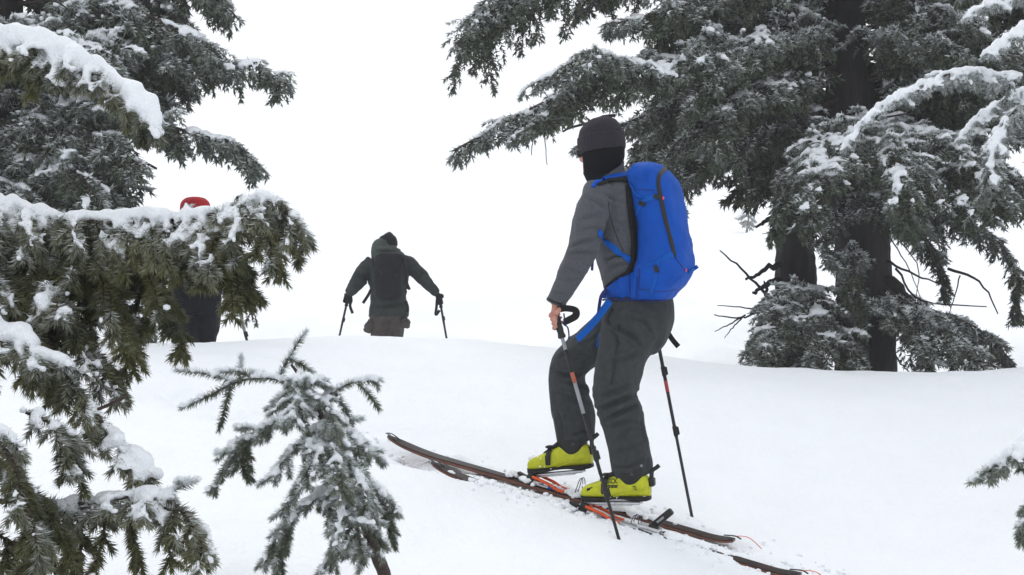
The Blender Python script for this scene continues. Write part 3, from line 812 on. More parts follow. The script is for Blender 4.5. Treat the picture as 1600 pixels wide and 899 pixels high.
fb(second, [(1235, 60, 13.5), (1180, 90, 13.2), (1120, 120, 13.0), (1060, 160, 12.9), (960, 200, 12.9), (905, 230, 12.9)], lat=.32, seed=48, amt=0.11, hang=.28)
fb(big, [(1315, 40, 12.9), (1260, 50, 12.4), (1190, 70, 12.0), (1140, 110, 11.8)], lat=.36, seed=49, amt=0.11, hang=.4)
fb(second, [(1232, -60, 13.5), (1160, 0, 13.3), (1090, 60, 13.2), (1040, 110, 13.2)], lat=.36, seed=50, amt=0.08, hang=.4)
# boughs to the right and towards the camera
fb(big, [(1330, -20, 12.9), (1400, -10, 12.4), (1480, 20, 12.0), (1560, 60, 11.8), (1620, 110, 11.7)], lat=.42, seed=51, amt=0.16, hang=.45)
fb(big, [(1335, 60, 12.9), (1400, 50, 12.3), (1460, 60, 11.9), (1520, 100, 11.7)], lat=.42, seed=52, amt=0.26, hang=.42)
fb(big, [(1340, 120, 12.9), (1430, 110, 12.8), (1540, 120, 12.6), (1650, 160, 12.4)], lat=.4, seed=53, amt=0.16, hang=.5)
fb(big, [(1330, -160, 12.9), (1420, -140, 12.5), (1530, -100, 12.2), (1640, -40, 12.0)], lat=.42, seed=54, amt=0.16, hang=.5)
fb(big, [(1340, 190, 12.9), (1330, 225, 12.2), (1310, 255, 11.7), (1280, 300, 11.4), (1262, 345, 11.3)], lat=.40, seed=55, amt=0.43, hang=.3)
fb(big, [(1345, 200, 12.9), (1375, 225, 12.1), (1400, 250, 11.6), (1410, 300, 11.3), (1415, 350, 11.2)], lat=.42, seed=56, amt=0.45, hang=.3)
fb(big, [(1345, 190, 12.9), (1420, 205, 12.3), (1490, 230, 11.9), (1540, 270, 11.7), (1560, 330, 11.6)], lat=.42, seed=57, amt=0.43, hang=.35)
fb(big, [(1345, 210, 12.9), (1440, 230, 12.6), (1540, 260, 12.3), (1640, 310, 12.0)], lat=.42, seed=58, amt=0.31, hang=.45)
fb(big, [(1345, 230, 12.9), (1290, 240, 12.5), (1240, 265, 12.2), (1215, 320, 12.1), (1210, 370, 12.1)], lat=.30, seed=59, amt=0.26, hang=.32)
fb(big, [(1348, 280, 12.9), (1380, 300, 12.4), (1420, 335, 12.1), (1440, 380, 12.0)], lat=.36, seed=60, amt=0.21, hang=.3)
fb(big, [(1348, 300, 12.9), (1460, 330, 12.9), (1560, 380, 12.8), (1590, 440, 12.7), (1590, 500, 12.7)], lat=.26, seed=61, amt=0.11, hang=.3)
fb(big, [(1348, 330, 12.9), (1420, 350, 13.1), (1465, 400, 13.2), (1475, 460, 13.2)], lat=.24, seed=62, amt=0.08, hang=.3)
fb(big, [(1340, 300, 12.9), (1310, 330, 12.5), (1290, 380, 12.3), (1310, 420, 12.2)], lat=.24, seed=63, amt=0.16, hang=.25)
fb(big, [(1345, 370, 12.9), (1330, 400, 12.5), (1335, 450, 12.4), (1345, 520, 12.4)], lat=.24, seed=64, amt=0.08, hang=.3, snow_r=.02)
# low boughs drooping onto the snow
fb(second, [(1245, 430, 13.5), (1235, 455, 12.9), (1220, 490, 12.5), (1195, 540, 12.2), (1170, 580, 12.1)], lat=.36, seed=65, amt=0.31, hang=.3, droop=.8)
fb(second, [(1245, 440, 13.5), (1260, 470, 12.7), (1275, 510, 12.3), (1280, 560, 12.1), (1285, 600, 12.0)], lat=.40, seed=66, amt=0.39, hang=.3, droop=.8)
fb(second, [(1250, 470, 13.5), (1300, 500, 12.8), (1330, 540, 12.4), (1345, 590, 12.2)], lat=.36, seed=67, amt=0.31, hang=.3, droop=.8)
fb(second, [(1240, 460, 13.5), (1205, 500, 12.9), (1180, 550, 12.6), (1165, 600, 12.5)], lat=.28, seed=68, amt=0.31, hang=.3, droop=.8)
fb(big, [(1360, 430, 12.9), (1420, 480, 12.6), (1470, 520, 12.3), (1520, 555, 12.1), (1570, 600, 12.0)], lat=.36, seed=69, amt=0.11, hang=.3, droop=.8)
fb(big, [(1360, 440, 12.9), (1410, 490, 12.4), (1440, 535, 12.2), (1460, 590, 12.1)], lat=.36, seed=70, amt=0.08, hang=.3, droop=.8)
fb(big, [(1365, 430, 12.95), (1440, 480, 12.9), (1510, 505, 12.8), (1560, 540, 12.7), (1590, 590, 12.7)], lat=.30, seed=71, amt=0.11, hang=.3, droop=.8)
# the rest of the crowns
fill(big, (-330, -60), (-100, 100), 12, 200, base=(1315, 12.95))
fill(big, (-60, 210), (-120, -50), 9, 220, (1.3, 2.0), base=(1325, 12.95), amt=.2)
fill(big, (-60, 230), (40, 120), 8, 240, (1.1, 1.8), base=(1330, 12.95))
fill(big, (190, 260), (-70, 80), 7, 260, (1.0, 1.5), base=(1345, 12.9), amt=.42)
fill(big, (-300, 260), (120, 250), 16, 280, (1.3, 2.2), base=(1330, 13.05), coarse=True)
fill(big, (-100, 230), (60, 120), 8, 400, (1.3, 2.2), base=(1330, 13.0), coarse=True)
fill(second, (-250, 260), (-140, -40), 9, 300, (1.0, 1.8), base=(1236, 13.55), amt=.22)
fill(second, (-250, 230), (-230, -120), 14, 320, (1.2, 2.4), base=(1236, 13.65), coarse=True)
fill(second, (430, 510), (-45, 25), 4, 330, (.7, 1.0), base=(1245, 13.5), amt=.42, lat=.34)
# dead limbs and stubs
def stick(root, pts, r, name='dead_branch', taper=.4):
    C = catmull([P(*q) for q in pts], 5)
    C = C + RNG.normal(0, r * .35, C.shape)
    return Geo().add(*tube_vf(C, np.linspace(r, r * taper, len(C)), 6)).obj(name, M['deadwood'], root)
stick(big, [(1360, 430, 12.95), (1400, 455, 12.8), (1450, 490, 12.6)], .085, 'limb')
for pts_, r_ in (([(1218, 412, 13.5), (1190, 425, 13.3), (1165, 436, 13.2)], .030), ([(1218, 437, 13.5), (1195, 448, 13.2), (1176, 455, 13.1)], .034), ([(1215, 335, 13.5), (1198, 345, 13.3), (1183, 355, 13.2)], .030),
                 ([(1215, 350, 13.5), (1202, 354, 13.3)], .02), ([(1203, 466, 13.3), (1165, 427, 13.0), (1125, 390, 12.8)], .016), ([(1197, 462, 13.2), (1194, 438, 13.1)], .02),
                 ([(1212, 480, 13.3), (1175, 492, 13.0), (1150, 497, 12.9), (1116, 492, 12.8)], .012), ([(1190, 487, 13.1), (1165, 481, 13.0), (1121, 477, 12.9)], .009),
                 ([(1165, 493, 13.0), (1140, 507, 12.9), (1117, 518, 12.8)], .009), ([(1160, 497, 13.0), (1145, 512, 12.9), (1132, 529, 12.8)], .008), ([(1205, 364, 13.4), (1190, 366, 13.3)], .006)):
    stick(second, pts_, r_)
for pts_, r_ in (([(1370, 400, 12.9), (1420, 425, 12.7), (1470, 445, 12.6)], .014), ([(1400, 420, 12.8), (1440, 470, 12.6), (1540, 478, 12.4)], .012), ([(1390, 370, 12.9), (1420, 420, 12.7), (1440, 470, 12.6)], .007),
                 ([(1410, 380, 12.9), (1435, 420, 12.7), (1430, 470, 12.6)], .007), ([(1480, 420, 12.7), (1530, 440, 12.5), (1560, 490, 12.4)], .014), ([(1500, 430, 12.6), (1490, 470, 12.6), (1480, 495, 12.6)], .007),
                 ([(1395, 540, 12.4), (1405, 565, 12.3), (1420, 580, 12.3)], .012), ([(1400, 500, 12.5), (1398, 540, 12.4), (1394, 585, 12.4)], .010), ([(1330, 200, 12.6), (1400, 180, 12.0), (1440, 176, 11.9)], .012)):
    stick(big, pts_, r_)
for pts_, r_ in (([(850, 195, 11.3), (852, 228, 11.2), (855, 258, 11.2)], .005), ([(836, 198, 11.3), (832, 225, 11.2), (830, 243, 11.2)], .005),

                 ([(1100, 190, 12.3), (1070, 195, 12.2), (1040, 215, 12.2)], .008), ([(1080, 190, 12.3), (1060, 170, 12.2), (1030, 175, 12.2)], .007), ([(960, 180, 11.8), (920, 190, 11.7), (880, 205, 11.6)], .014), ([(965, 25, 11.9), (945, 27, 11.8)], .006)):
    stick(big, pts_, r_, 'bare_twig', .6)

# --- frosted fir reaching in at the right, closer than the big one
rx_, ry_ = P(2050, 0, 7.2)[0], 7.2
frosted = thing('fir_tree', 'thickly rimed pale fir whose white branches reach in at the upper right edge', 'tree', (rx_, ry_, gz(rx_, ry_)))
trunk_obj(frosted, [(rx_, ry_, gz(rx_, ry_) - .3), (rx_, ry_, 2), (rx_, ry_, 4), (rx_ + .05, ry_, 6.5)], [.2, .17, .13, .06])
RK = dict(nm=M['needle_frost'], per_m=1000, ln=.023, wd=.0038, frost=1.3, tri=True, wood_r=.012, cell=.045, depth=.14, voxel=.0095)
def rb(path, lat=.17, spacing=.042, droop=.9, hang=.16, amt=.58, snow_r=.0130, bare=.3, start=.2, prof=(.9, 1, .35), seed=1, sub=.4):
    b = Bough(.045); m = b.line([P(*q) for q in path], 0, bare)
    b.fan(m, lat, spacing, droop=droop, start=start, sub=sub, hang=hang, prof=prof, roll=.4)
    build_bough(frosted, b, snow_r=snow_r, snow_amt=amt, thick0=1.3, snow_seed=seed, **RK)
rb([(2040, 200, 7.2), (1800, 150, 7.1), (1640, 128, 7.0), (1555, 116, 6.95), (1500, 112, 6.9), (1430, 135, 6.85), (1370, 170, 6.8), (1322, 222, 6.8)], seed=81, lat=.15, bare=.62, start=.62)
rb([(2040, 240, 7.2), (1800, 190, 6.9), (1660, 160, 6.7), (1600, 165, 6.6), (1565, 200, 6.55), (1545, 260, 6.5), (1536, 305, 6.5)], seed=82, lat=.17, bare=.5, start=.45, hang=.2)
rb([(2040, 20, 7.2), (1800, -10, 6.9), (1680, 10, 6.7), (1610, 35, 6.6), (1565, 65, 6.55), (1540, 84, 6.5)], seed=83, lat=.13, bare=.5, start=.5)
rb([(2040, -100, 7.2), (1800, -60, 7.0), (1660, -25, 6.9), (1570, -5, 6.8), (1512, 18, 6.8)], seed=84, lat=.14, bare=.5, start=.5)
rb([(2040, 150, 7.2), (1800, 140, 7.3), (1650, 130, 7.3), (1560, 160, 7.3), (1520, 190, 7.3), (1498, 218, 7.3)], seed=85, lat=.13, bare=.5, start=.5, amt=.6)
rb([(2040, 320, 7.2), (1820, 270, 6.9), (1680, 250, 6.8), (1610, 270, 6.75)], seed=86, lat=.16, bare=.5, start=.5)

# --- close branch tip at the right edge
cx_, cy_ = P(2250, 0, 4.3)[0], 4.3
edge = thing('fir_tree', 'small fir showing only a dark snowy branch tip at the lower right edge', 'tree', (cx_, cy_, gz(cx_, cy_)))
trunk_obj(edge, [(cx_, cy_, gz(cx_, cy_) - .3), (cx_, cy_, 1.0), (cx_, cy_, 2.0)], [.09, .07, .03])
EK = dict(nm=M['needle_mid'], per_m=1500, ln=.019, wd=.0023, frost=.6, tri=False, wood_r=.007, cell=.035, depth=.05, voxel=.0065)
b = Bough(.035)
m = b.line([P(*q) for q in ((2240, 700, 4.3), (2000, 660, 4.2), (1800, 640, 4.1), (1680, 655, 4.05), (1610, 685, 4.0), (1570, 710, 4.0), (1545, 735, 4.0))], 0, .5)
b.fan(m, .12, .032, droop=1.1, start=.55, sub=.4, hang=.12, prof=(1, 1, .5))
build_bough(edge, b, snow_r=.015, snow_amt=.6, **EK)
b = Bough(.035)
m = b.line([P(*q) for q in ((2240, 760, 4.3), (2000, 730, 4.2), (1800, 720, 4.1), (1680, 740, 4.05), (1615, 780, 4.0), (1595, 820, 4.0), (1592, 846, 4.0))], 0, .5)
b.fan(m, .07, .032, droop=1.1, start=.6, sub=.35, prof=(1, 1, .6))
build_bough(edge, b, snow_r=.012, snow_amt=.5, **EK)

# --- ghost of a small tree far up the slope
fy = 122.0
fp = P(1166, 366, fy)
ghost = thing('fir_sapling', 'tiny rime-white tree far off, almost lost in the fog', 'tree', (fp[0], fy, gz(fp[0], fy)))
g0 = np.array([fp[0], fy, gz(fp[0], fy) - .2])
Geo().add(*tube_vf(np.array([g0, g0 + [.19, 0, 1.35], g0 + [.1, 0, 2.7]]), [.11, .08, .03], 7)).obj('trunk', M['bark'], ghost)
b = Bough(.22)
for k in range(13):
    h = RNG.uniform(.35, 1.35) * 1.9; a_ = RNG.uniform(0, 6.28); l_ = RNG.uniform(.25, .6) * 1.9
    p_ = g0 + [.06, 0, h]
    m = march(p_, np.array([math.cos(a_), math.sin(a_), .25]), l_, .22, .9); b.lines.append((m, 0, 0)); b.subs(m, .6, .25, .8, 1)
build_bough(ghost, b, M['needle_frost'], 120, .17, .055, 1.3, True, .022, snow_r=.12, snow_amt=.7, cell=.38, depth=.45, voxel=.085)
#SK0
# ------------------------------------------------------------------ people and their gear
from mathutils.bvhtree import BVHTree
CAMP = np.array([0, 0, CZ])

def bvh_of(*meshes):
    V, Fc, n = [], [], 0
    for v, f in meshes:
        V += [tuple(map(float, q)) for q in v]; Fc += [[int(i) + n for i in q] for q in f]; n += len(v)
    return BVHTree.FromPolygons(V, Fc)

def on_surf(bvh, px, py, off=.003, fallback=None):
    """where the sight line through this pixel meets a garment: the place and the surface normal"""
    d = nrm(P(px, py, 1.0) - CAMP)
    h = bvh.ray_cast(Vector(CAMP), Vector(d), 30)
    if h[0] is None:
        q = P(px, py, fallback or 6.5); return q, -d
    n = np.array(h[1]); n = -n if n.dot(d) > 0 else n
    return np.array(h[0]) + n * off, n

def surf_ribbon(bvh, pts, width, thick, off=.003, per=3, fallback=None):
    pts2 = catmull(np.array(pts, float), per)
    hit = [on_surf(bvh, q[0], q[1], off, fallback) for q in pts2]
    C = np.array([h[0] for h in hit]); Nn = np.array([h[1] for h in hit])
    T = tangents(C); wd_ = np.interp(np.linspace(0, 1, len(C)), np.linspace(0, 1, len(np.atleast_1d(width))), np.atleast_1d(width))
    rings = []
    for i in range(len(C)):
        a = nrm(cr(T[i], Nn[i])); b_ = nrm(cr(a, T[i]))
        rings.append((C[i], a, b_, wd_[i] / 2, thick / 2))
    return loft_vf(rings, 8, 4)

def crease(V, N, p, q, depth, width):
    """press a fold into cloth along the line p-q"""
    p, q = np.asarray(p, float), np.asarray(q, float); d = q - p; L2 = d.dot(d)
    t = np.clip(((V - p) @ d) / L2, 0, 1)
    r = np.linalg.norm(V - (p + t[:, None] * d), axis=1)
    fade = np.sin(np.pi * np.clip(t, .06, .94)) ** .5
    prof = -np.exp(-(r / width) ** 2) + .75 * np.exp(-((r - 2.0 * width) / (1.1 * width)) ** 2)
    return V + N * (depth * prof * fade)[:, None]

def fold_line(V, N, bv, pts, depth, width):
    """press a fold into the cloth along a line lying on it"""
    C = np.array([on_surf(bv, q[0], q[1], 0.0)[0] for q in catmull(np.array(pts, float), 5)])
    near = np.full(len(V), 1e9); tt = np.zeros(len(V))
    n_ = len(C) - 1
    for i_ in range(n_):
        d = C[i_ + 1] - C[i_]; L2 = max(1e-9, d.dot(d))
        if L2 > .01: continue
        t = np.clip(((V - C[i_]) @ d) / L2, 0, 1); r = np.linalg.norm(V - (C[i_] + t[:, None] * d), axis=1)
        m_ = r < near; near[m_] = r[m_]; tt[m_] = (i_ + t[m_]) / n_
    fade = np.sin(np.pi * np.clip(tt, .04, .96)) ** .6
    prof = -np.exp(-(near / width) ** 2) + .9 * np.exp(-((near - 2.1 * width) / (1.2 * width)) ** 2)
    return V + N * (depth * prof * fade)[:, None]

def garment(name, lofts, m, parent, voxel=.007, smooth=5, folds=(), wob=.004, wf=14, stretch=(1, 1, 1), seed=1):
    g = Geo()
    for v, f in lofts: g.add(v, f)
    V, Fc, N = remesh(g.verts(), g.Fc, voxel, smooth)
    r = fbm(V * np.array(stretch), wf, 3, seed)
    V = V + N * (wob * (1 - 2 * np.abs(r)))[:, None]
    if folds:
        bv = bvh_of((V, Fc))
        for pts, dp, wd_ in folds: V = fold_line(V, N, bv, pts, dp * 1.5, wd_)
    o = link(name, mesh_np(name, V, Fc, m), parent)
    return o, V, Fc

def fist_parts(wrist, c, g, out, gr=.013, fr=.0092, k=1.0):
    """palm and five fingers closed round a grip with axis g, back of the hand towards out; returns palm loft, finger tubes"""
    g = nrm(g); out = nrm(out - g * np.dot(out, g)); fw = nrm(cr(g, out))
    if fw[0] > 0: fw = -fw
    def ring(ang, rad, h): return c + g * h + rad * (math.cos(ang) * out + math.sin(ang) * fw)
    palm_end = c + out * (gr + .012 * k) + fw * .006
    palm = []
    for t, ra, rb in ((0, .027, .021), (.35, .030, .020), (.75, .040, .017), (1.0, .040, .015), (1.12, .034, .010)):
        palm.append((wrist + (palm_end - wrist) * t, g, nrm(cr(nrm(palm_end - wrist), g)), ra * k, rb * k))
    fs = []
    for i, (h, ln_) in enumerate(((-.030, 215), (-.0105, 235), (.0095, 225), (.0285, 195))):
        C = [ring(R(a), gr + fr * k * (1.25 if a < 60 else .92), h * k + .002 * math.sin(a)) for a in np.linspace(5, ln_, 9)]
        fs.append(tube_vf(C, [fr * k * s for s in (1.1, 1.12, 1.0, 1.06, .98, .94, 1.0, .9, .55)], 10))
    C = [ring(R(a), gr + fr * k * s, h * k) for a, s, h in ((-20, 1.5, -.022), (-55, 1.5, -.036), (-95, 1.15, -.044), (-140, 1.0, -.046), (-175, 1.0, -.044))]
    fs.append(tube_vf(catmull(C, 3), np.interp(np.linspace(0, 1, 13), [0, .5, .9, 1], [.0125 * k, .0115 * k, .0105 * k, .006 * k]), 10))
    return loft_vf(palm, 16), fs

def ski_pole(label, top, tip, bands, group=None, sc=1.0, locks=(.47, .72), basket=True):
    top, tip = np.asarray(top, float), np.asarray(tip, float); d = nrm(tip - top); L = np.linalg.norm(tip - top)
    root = thing('ski_pole', label, 'ski pole', tip, group)
    gp = [(0, .012), (.004, .017), (.02, .018), (.03, .014), (.05, .0165), (.07, .014), (.09, .0165), (.11, .0145), (.125, .018), (.132, .018), (.136, .010)]
    Geo().add(*tube_vf([top + d * h for h, r in gp], [r * sc for h, r in gp], 14)).obj('grip', M['black'], root)
    for a, b_, r, mk in bands:
        Geo().add(*tube_vf([top + d * (L * a if a > 0 else .13), top + d * (L * (a + b_) / 2), top + d * (L * b_)], [r * sc] * 3, 10)).obj('shaft', M[mk], root)
    for u in locks:
        g = Geo().add(*tube_vf([top + d * (L * u - .028), top + d * (L * u - .022), top + d * (L * u + .02), top + d * (L * u + .028)], [.0085 * sc, .0115 * sc, .0115 * sc, .0085 * sc], 12))
        s_ = nrm(cr(d, [0, 1, .2]))
        g.add(*box_vf(top + d * (L * u) + s_ * .013 * sc, d, s_, nrm(cr(d, s_)), .020 * sc, .006 * sc, .007 * sc, .4))
        g.obj('clamp', M['black'], root)
    if basket:
        g = Geo()
        n_ = 20; s_ = nrm(cr(d, [0, 1, .2])); t_ = nrm(cr(d, s_)); cb = tip - d * .05
        g.add(*loft_vf([(cb - d * .004, s_, t_, .012, .012), (cb, s_, t_, .046, .046), (cb + d * .005, s_, t_, .044, .044), (cb + d * .006, s_, t_, .012, .012)], n_))
        g.obj('basket', M['black'], root)
    Geo().add(*tube_vf([tip - d * .06, tip - d * .01, tip], [.0055 * sc, .005 * sc, .002], 8)).obj('tip', M['steel_dark'], root)
    return root, d, L

# ================================================================ the skier with the blue pack
SX = P(960, 800, 6.55)
man = thing('person', 'person in grey fleece, dark beanie and charcoal trousers climbing with a blue pack', 'person', (SX[0], SX[1], gz(SX[0], SX[1])))
left_leg = [(998, 470, 6.60, 46, .15), (990, 505, 6.56, 50, .14), (972, 552, 6.51, 38, .115), (964, 598, 6.48, 36, .10), (963, 622, 6.47, 33.5, .092), (971, 650, 6.47, 33, .09), (980, 690, 6.46, 32, .088), (987, 728, 6.455, 31.5, .088), (989, 741, 6.455, 31.5, .088)]
right_leg = [(985, 500, 6.70, 42, .12), (943, 527, 6.74, 33, .11), (910, 550, 6.77, 29, .10), (889, 572, 6.78, 29, .095), (886, 598, 6.785, 29, .09), (894, 638, 6.79, 33, .09), (899, 672, 6.795, 30.5, .085), (900, 687, 6.795, 29.5, .083)]
pelvis = [(999, 448, 6.62, 44, .16), (1000, 472, 6.62, 50, .17), (1001, 500, 6.62, 50, .18), (998, 525, 6.61, 44, .16), (992, 540, 6.60, 34, .12)]
torso = [(952, 272, 6.60, 23, .075), (955, 284, 6.60, 33, .14), (960, 302, 6.60, 40, .185), (962, 335, 6.60, 41, .18), (965, 385, 6.60, 37, .165), (975, 430, 6.61, 36, .155), (992, 462, 6.62, 46, .165), (997, 478, 6.62, 47, .165)]
larm = [(938, 296, 6.46, 25, .075), (929, 322, 6.42, 26, .075), (919, 352, 6.40, 26, .068), (911, 386, 6.38, 24.5, .062), (897, 418, 6.38, 21.5, .055), (882, 447, 6.38, 18, .048), (870, 470, 6.38, 15.5, .043), (867, 476, 6.38, 15, .041)]
rarm = [(982, 296, 6.76, 25, .075), (1004, 330, 6.84, 26, .07), (1030, 385, 6.93, 23, .06), (1032, 420, 6.98, 20, .052), (1026, 450, 7.0, 17, .047), (1022, 470, 7.0, 14, .04)]
# trousers
fold_t = [([(930, 642), (960, 630), (998, 614)], .011, .009), ([(944, 658), (975, 642), (1006, 630)], .010, .008), ([(933, 618), (960, 612), (992, 598)], .007, .009), ([(950, 668), (978, 660), (1004, 664)], .006, .008),
          ([(960, 512), (985, 524), (1006, 546)], .009, .009), ([(975, 492), (1004, 502), (1022, 528)], .007, .009), ([(948, 500), (960, 520), (968, 545)], .006, .008), ([(1000, 548), (980, 560), (955, 566)], .007, .009),
          ([(862, 578), (885, 587), (914, 581)], .010, .009), ([(878, 594), (902, 602), (926, 613)], .009, .008), ([(868, 562), (890, 552), (915, 552)], .006, .008), ([(866, 615), (890, 622), (920, 632)], .006, .009), ([(872, 640), (878, 662), (880, 682)], .006, .008),
          ([(895, 682), (910, 676), (926, 678)], .006, .007), ([(1000, 655), (1004, 680), (1008, 700)], .006, .009), ([(958, 705), (985, 700), (1012, 690)], .006, .008), ([(960, 732), (985, 728), (1012, 718)], .006, .007), ([(962, 690), (975, 680), (985, 668)], .005, .008), ([(905, 540), (925, 532), (940, 520)], .005, .008)]
tro, TV, TF = garment('trousers', [pxloft(pelvis, ex=2.2), pxloft(left_leg), pxloft(right_leg)], M['trouser'], man, .0075, 3, fold_t, .0070, 9, (1, 1, .55), 3)
tb = bvh_of((TV, TF))
g = Geo().add(*surf_ribbon(tb, [(967, 506), (964, 540), (960, 572), (955, 602)], .011, .003, .002)); g.obj('zip', M['trouser_zip'], tro)
g = Geo().add(*surf_ribbon(tb, [(958, 483), (951, 492), (950, 505)], .012, .003, .002)); g.obj('pocket_zip', M['trouser_zip'], tro)
g = Geo().add(*surf_ribbon(tb, [(958, 738), (990, 742), (1020, 737)], .006, .003, .001)); g.obj('hem_seam', M['trouser_zip'], tro)
hp, hn = on_surf(tb, 1002, 728, .002); Geo().add(*loft_vf([(hp - hn * .004, nrm(cr(hn, [0, 0, 1])), np.array([0, 0, 1.0]), .006, .006), (hp + hn * .002, nrm(cr(hn, [0, 0, 1])), np.array([0, 0, 1.0]), .006, .006)], 10)).obj('snap_button', M['pole_grey'], tro)
# jacket
fold_j = [([(891, 387), (912, 378), (937, 374)], .008, .008), ([(889, 398), (910, 394), (934, 396)], .007, .007), ([(882, 418), (898, 424), (912, 426)], .005, .007), ([(907, 345), (925, 338), (946, 336)], .006, .009), ([(905, 362), (925, 356), (943, 360)], .005, .008),
          ([(862, 456), (876, 460), (890, 458)], .004, .005), ([(945, 404), (965, 398), (984, 398)], .006, .008), ([(947, 424), (965, 414), (984, 412)], .006, .007), ([(915, 308), (935, 318), (950, 334)], .006, .009), ([(940, 300), (955, 310), (972, 316)], .005, .008), ([(958, 345), (970, 350), (984, 346)], .004, .008), ([(876, 434), (888, 438), (902, 436)], .004, .006)]
collar = [(957, 246, 6.565, 20, .070), (952, 260, 6.575, 24, .078), (949, 276, 6.585, 30, .10), (952, 290, 6.60, 34, .14)]
jak, JV, JF = garment('fleece', [pxloft(torso), pxloft(larm), pxloft(rarm), pxloft(collar)], M['jacket'], man, .0075, 3, fold_j, .0035, 13, (1, 1, .8), 6)
jb = bvh_of((JV, JF), (TV, TF))
for pts_ in ([(953, 300), (951, 325), (957, 350), (966, 375), (974, 392)], [(948, 408), (960, 402), (985, 400)]):
    Geo().add(*surf_ribbon(jb, pts_, .0035, .003, .0005)).obj('seam', M['seam'], jak)
Geo().add(*surf_ribbon(jb, [(855, 466), (866, 472), (884, 477)], .010, .003, .001)).obj('cuff', M['seam'], jak)

# head, hands and the hidden rest of the body as one figure
hc = P(941, 236, 6.555)
HF = nrm([-math.cos(R(37)), math.sin(R(37)), -.04]); HS = nrm(cr([0, 0, 1], HF)); HU = nrm(cr(HF, HS))
HEAD = [(-.128, .045, .030, .026), (-.113, .035, .055, .045), (-.085, .018, .084, .060), (-.045, .002, .098, .070), (0, 0, .101, .075), (.04, 0, .101, .077), (.08, -.005, .090, .070), (.11, -.008, .062, .050), (.124, -.008, .02, .018)]
def head_rings(rows, k=1.0, add=0.0): return [(hc + HU * z + HF * c_, HF, HS, rl * k + add, rw * k + add) for z, c_, rl, rw in rows]
def smooth_rows(rows, per=4): return catmull(np.array(rows), per)
body = Geo()
body.add(*loft_vf(head_rings(smooth_rows(HEAD)), 32))
body.add(*tube_vf([hc + HF * .09 + HU * .012, hc + HF * .108 + HU * -.012, hc + HF * .118 + HU * -.030, hc + HF * .100 + HU * -.040], [.009, .011, .014, .012], 10))       # nose
for z_, r_ in ((-.066, .007), (-.078, .008)): body.add(*tube_vf([hc + HF * (.088 if abs(k_) > 1 else .098) + HS * (k_ * .012) + HU * z_ for k_ in (-2, -1, 0, 1, 2)], [r_ * .6, r_, r_, r_, r_ * .6], 8))   # lips
for s_ in (-1, 1):
    body.add(*tube_vf([hc + HF * .082 + HS * s_ * .014 + HU * .020, hc + HF * .090 + HS * s_ * .032 + HU * .024, hc + HF * .070 + HS * s_ * .056 + HU * .018], [.008, .009, .007], 8))   # brow
    body.add(*loft_vf([(hc + HS * s_ * (.066 + .008 * q) - HF * .010 + HU * -.012, HF, HU, .020 * r_, .032 * r_) for q, r_ in ((0, 1), (.6, 1.05), (1, .8))], 12))   # ear
body.add(*pxloft([(943, 252, 6.565, 19, .058), (947, 272, 6.58, 19, .058), (953, 292, 6.60, 28, .11)]))
for rows in (torso, pelvis, left_leg, right_leg, larm, rarm): body.add(*pxloft(rows, 16, 3, scale=.80))
LT = P(866, 484, 6.355); LTIP = P(968, 846, 6.10)
gdl = nrm(LTIP - LT); gcl = LT + gdl * .052
wl = P(869, 472, 6.38)
lp, lf = fist_parts(wl, gcl, gdl, np.array([-.45, -.85, .15]))
RTIP = P(1083, 817, 6.86); RT = P(1019, 488, 7.0)
gdr = nrm(RTIP - RT); gcr = RT + gdr * .052
wr = P(1022, 468, 7.0)
rp, rf = fist_parts(wr, gcr, gdr, np.array([.45, .85, .15]))
body.add(*lp); body.add(*rp)
V, Fc, N = remesh(body.verts(), body.Fc, .009, 2)
g = Geo(); g.V = [V]; g.Fc = [list(map(int, q)) for q in Fc]; g.n = len(V)
for v, f in lf + rf: g.add(v, f)
g.obj('body', M['skin'], man)
for s_ in (-1, 1):
    e = hc + HF * .082 + HS * s_ * .033 + HU * .004
    V_, F_ = blobs_vf(np.array([e]), np.array([.0125]), 1.0); Geo().add(V_, F_.tolist()).obj('eye', M['lens'], man)
# balaclava: a close hood with the face left open
rows = smooth_rows([(-.235, -.004, .082, .092), (-.19, -.002, .070, .072), (-.15, .002, .068, .064), (-.118, .014, .072, .058), (-.085, .014, .086, .065), (-.045, .002, .104, .076), (0, 0, .107, .081), (.04, 0, .107, .083), (.08, -.005, .096, .076), (.11, -.008, .066, .054)], 4)
V, Fc = loft_vf(head_rings(rows), 48)
keepf = []
for f in Fc[:-2]:
    c_ = V[f].mean(0) - hc; x_, y_, z_ = c_.dot(HF), c_.dot(HS), c_.dot(HU)
    if x_ > .070 and -.095 < z_ < .028: continue
    keepf.append(f)
bal = link('balaclava', mesh_np('balaclava', V, keepf, M['balaclava']), man)
md = bal.modifiers.new('thickness', 'SOLIDIFY'); md.thickness = .004; md.offset = 1
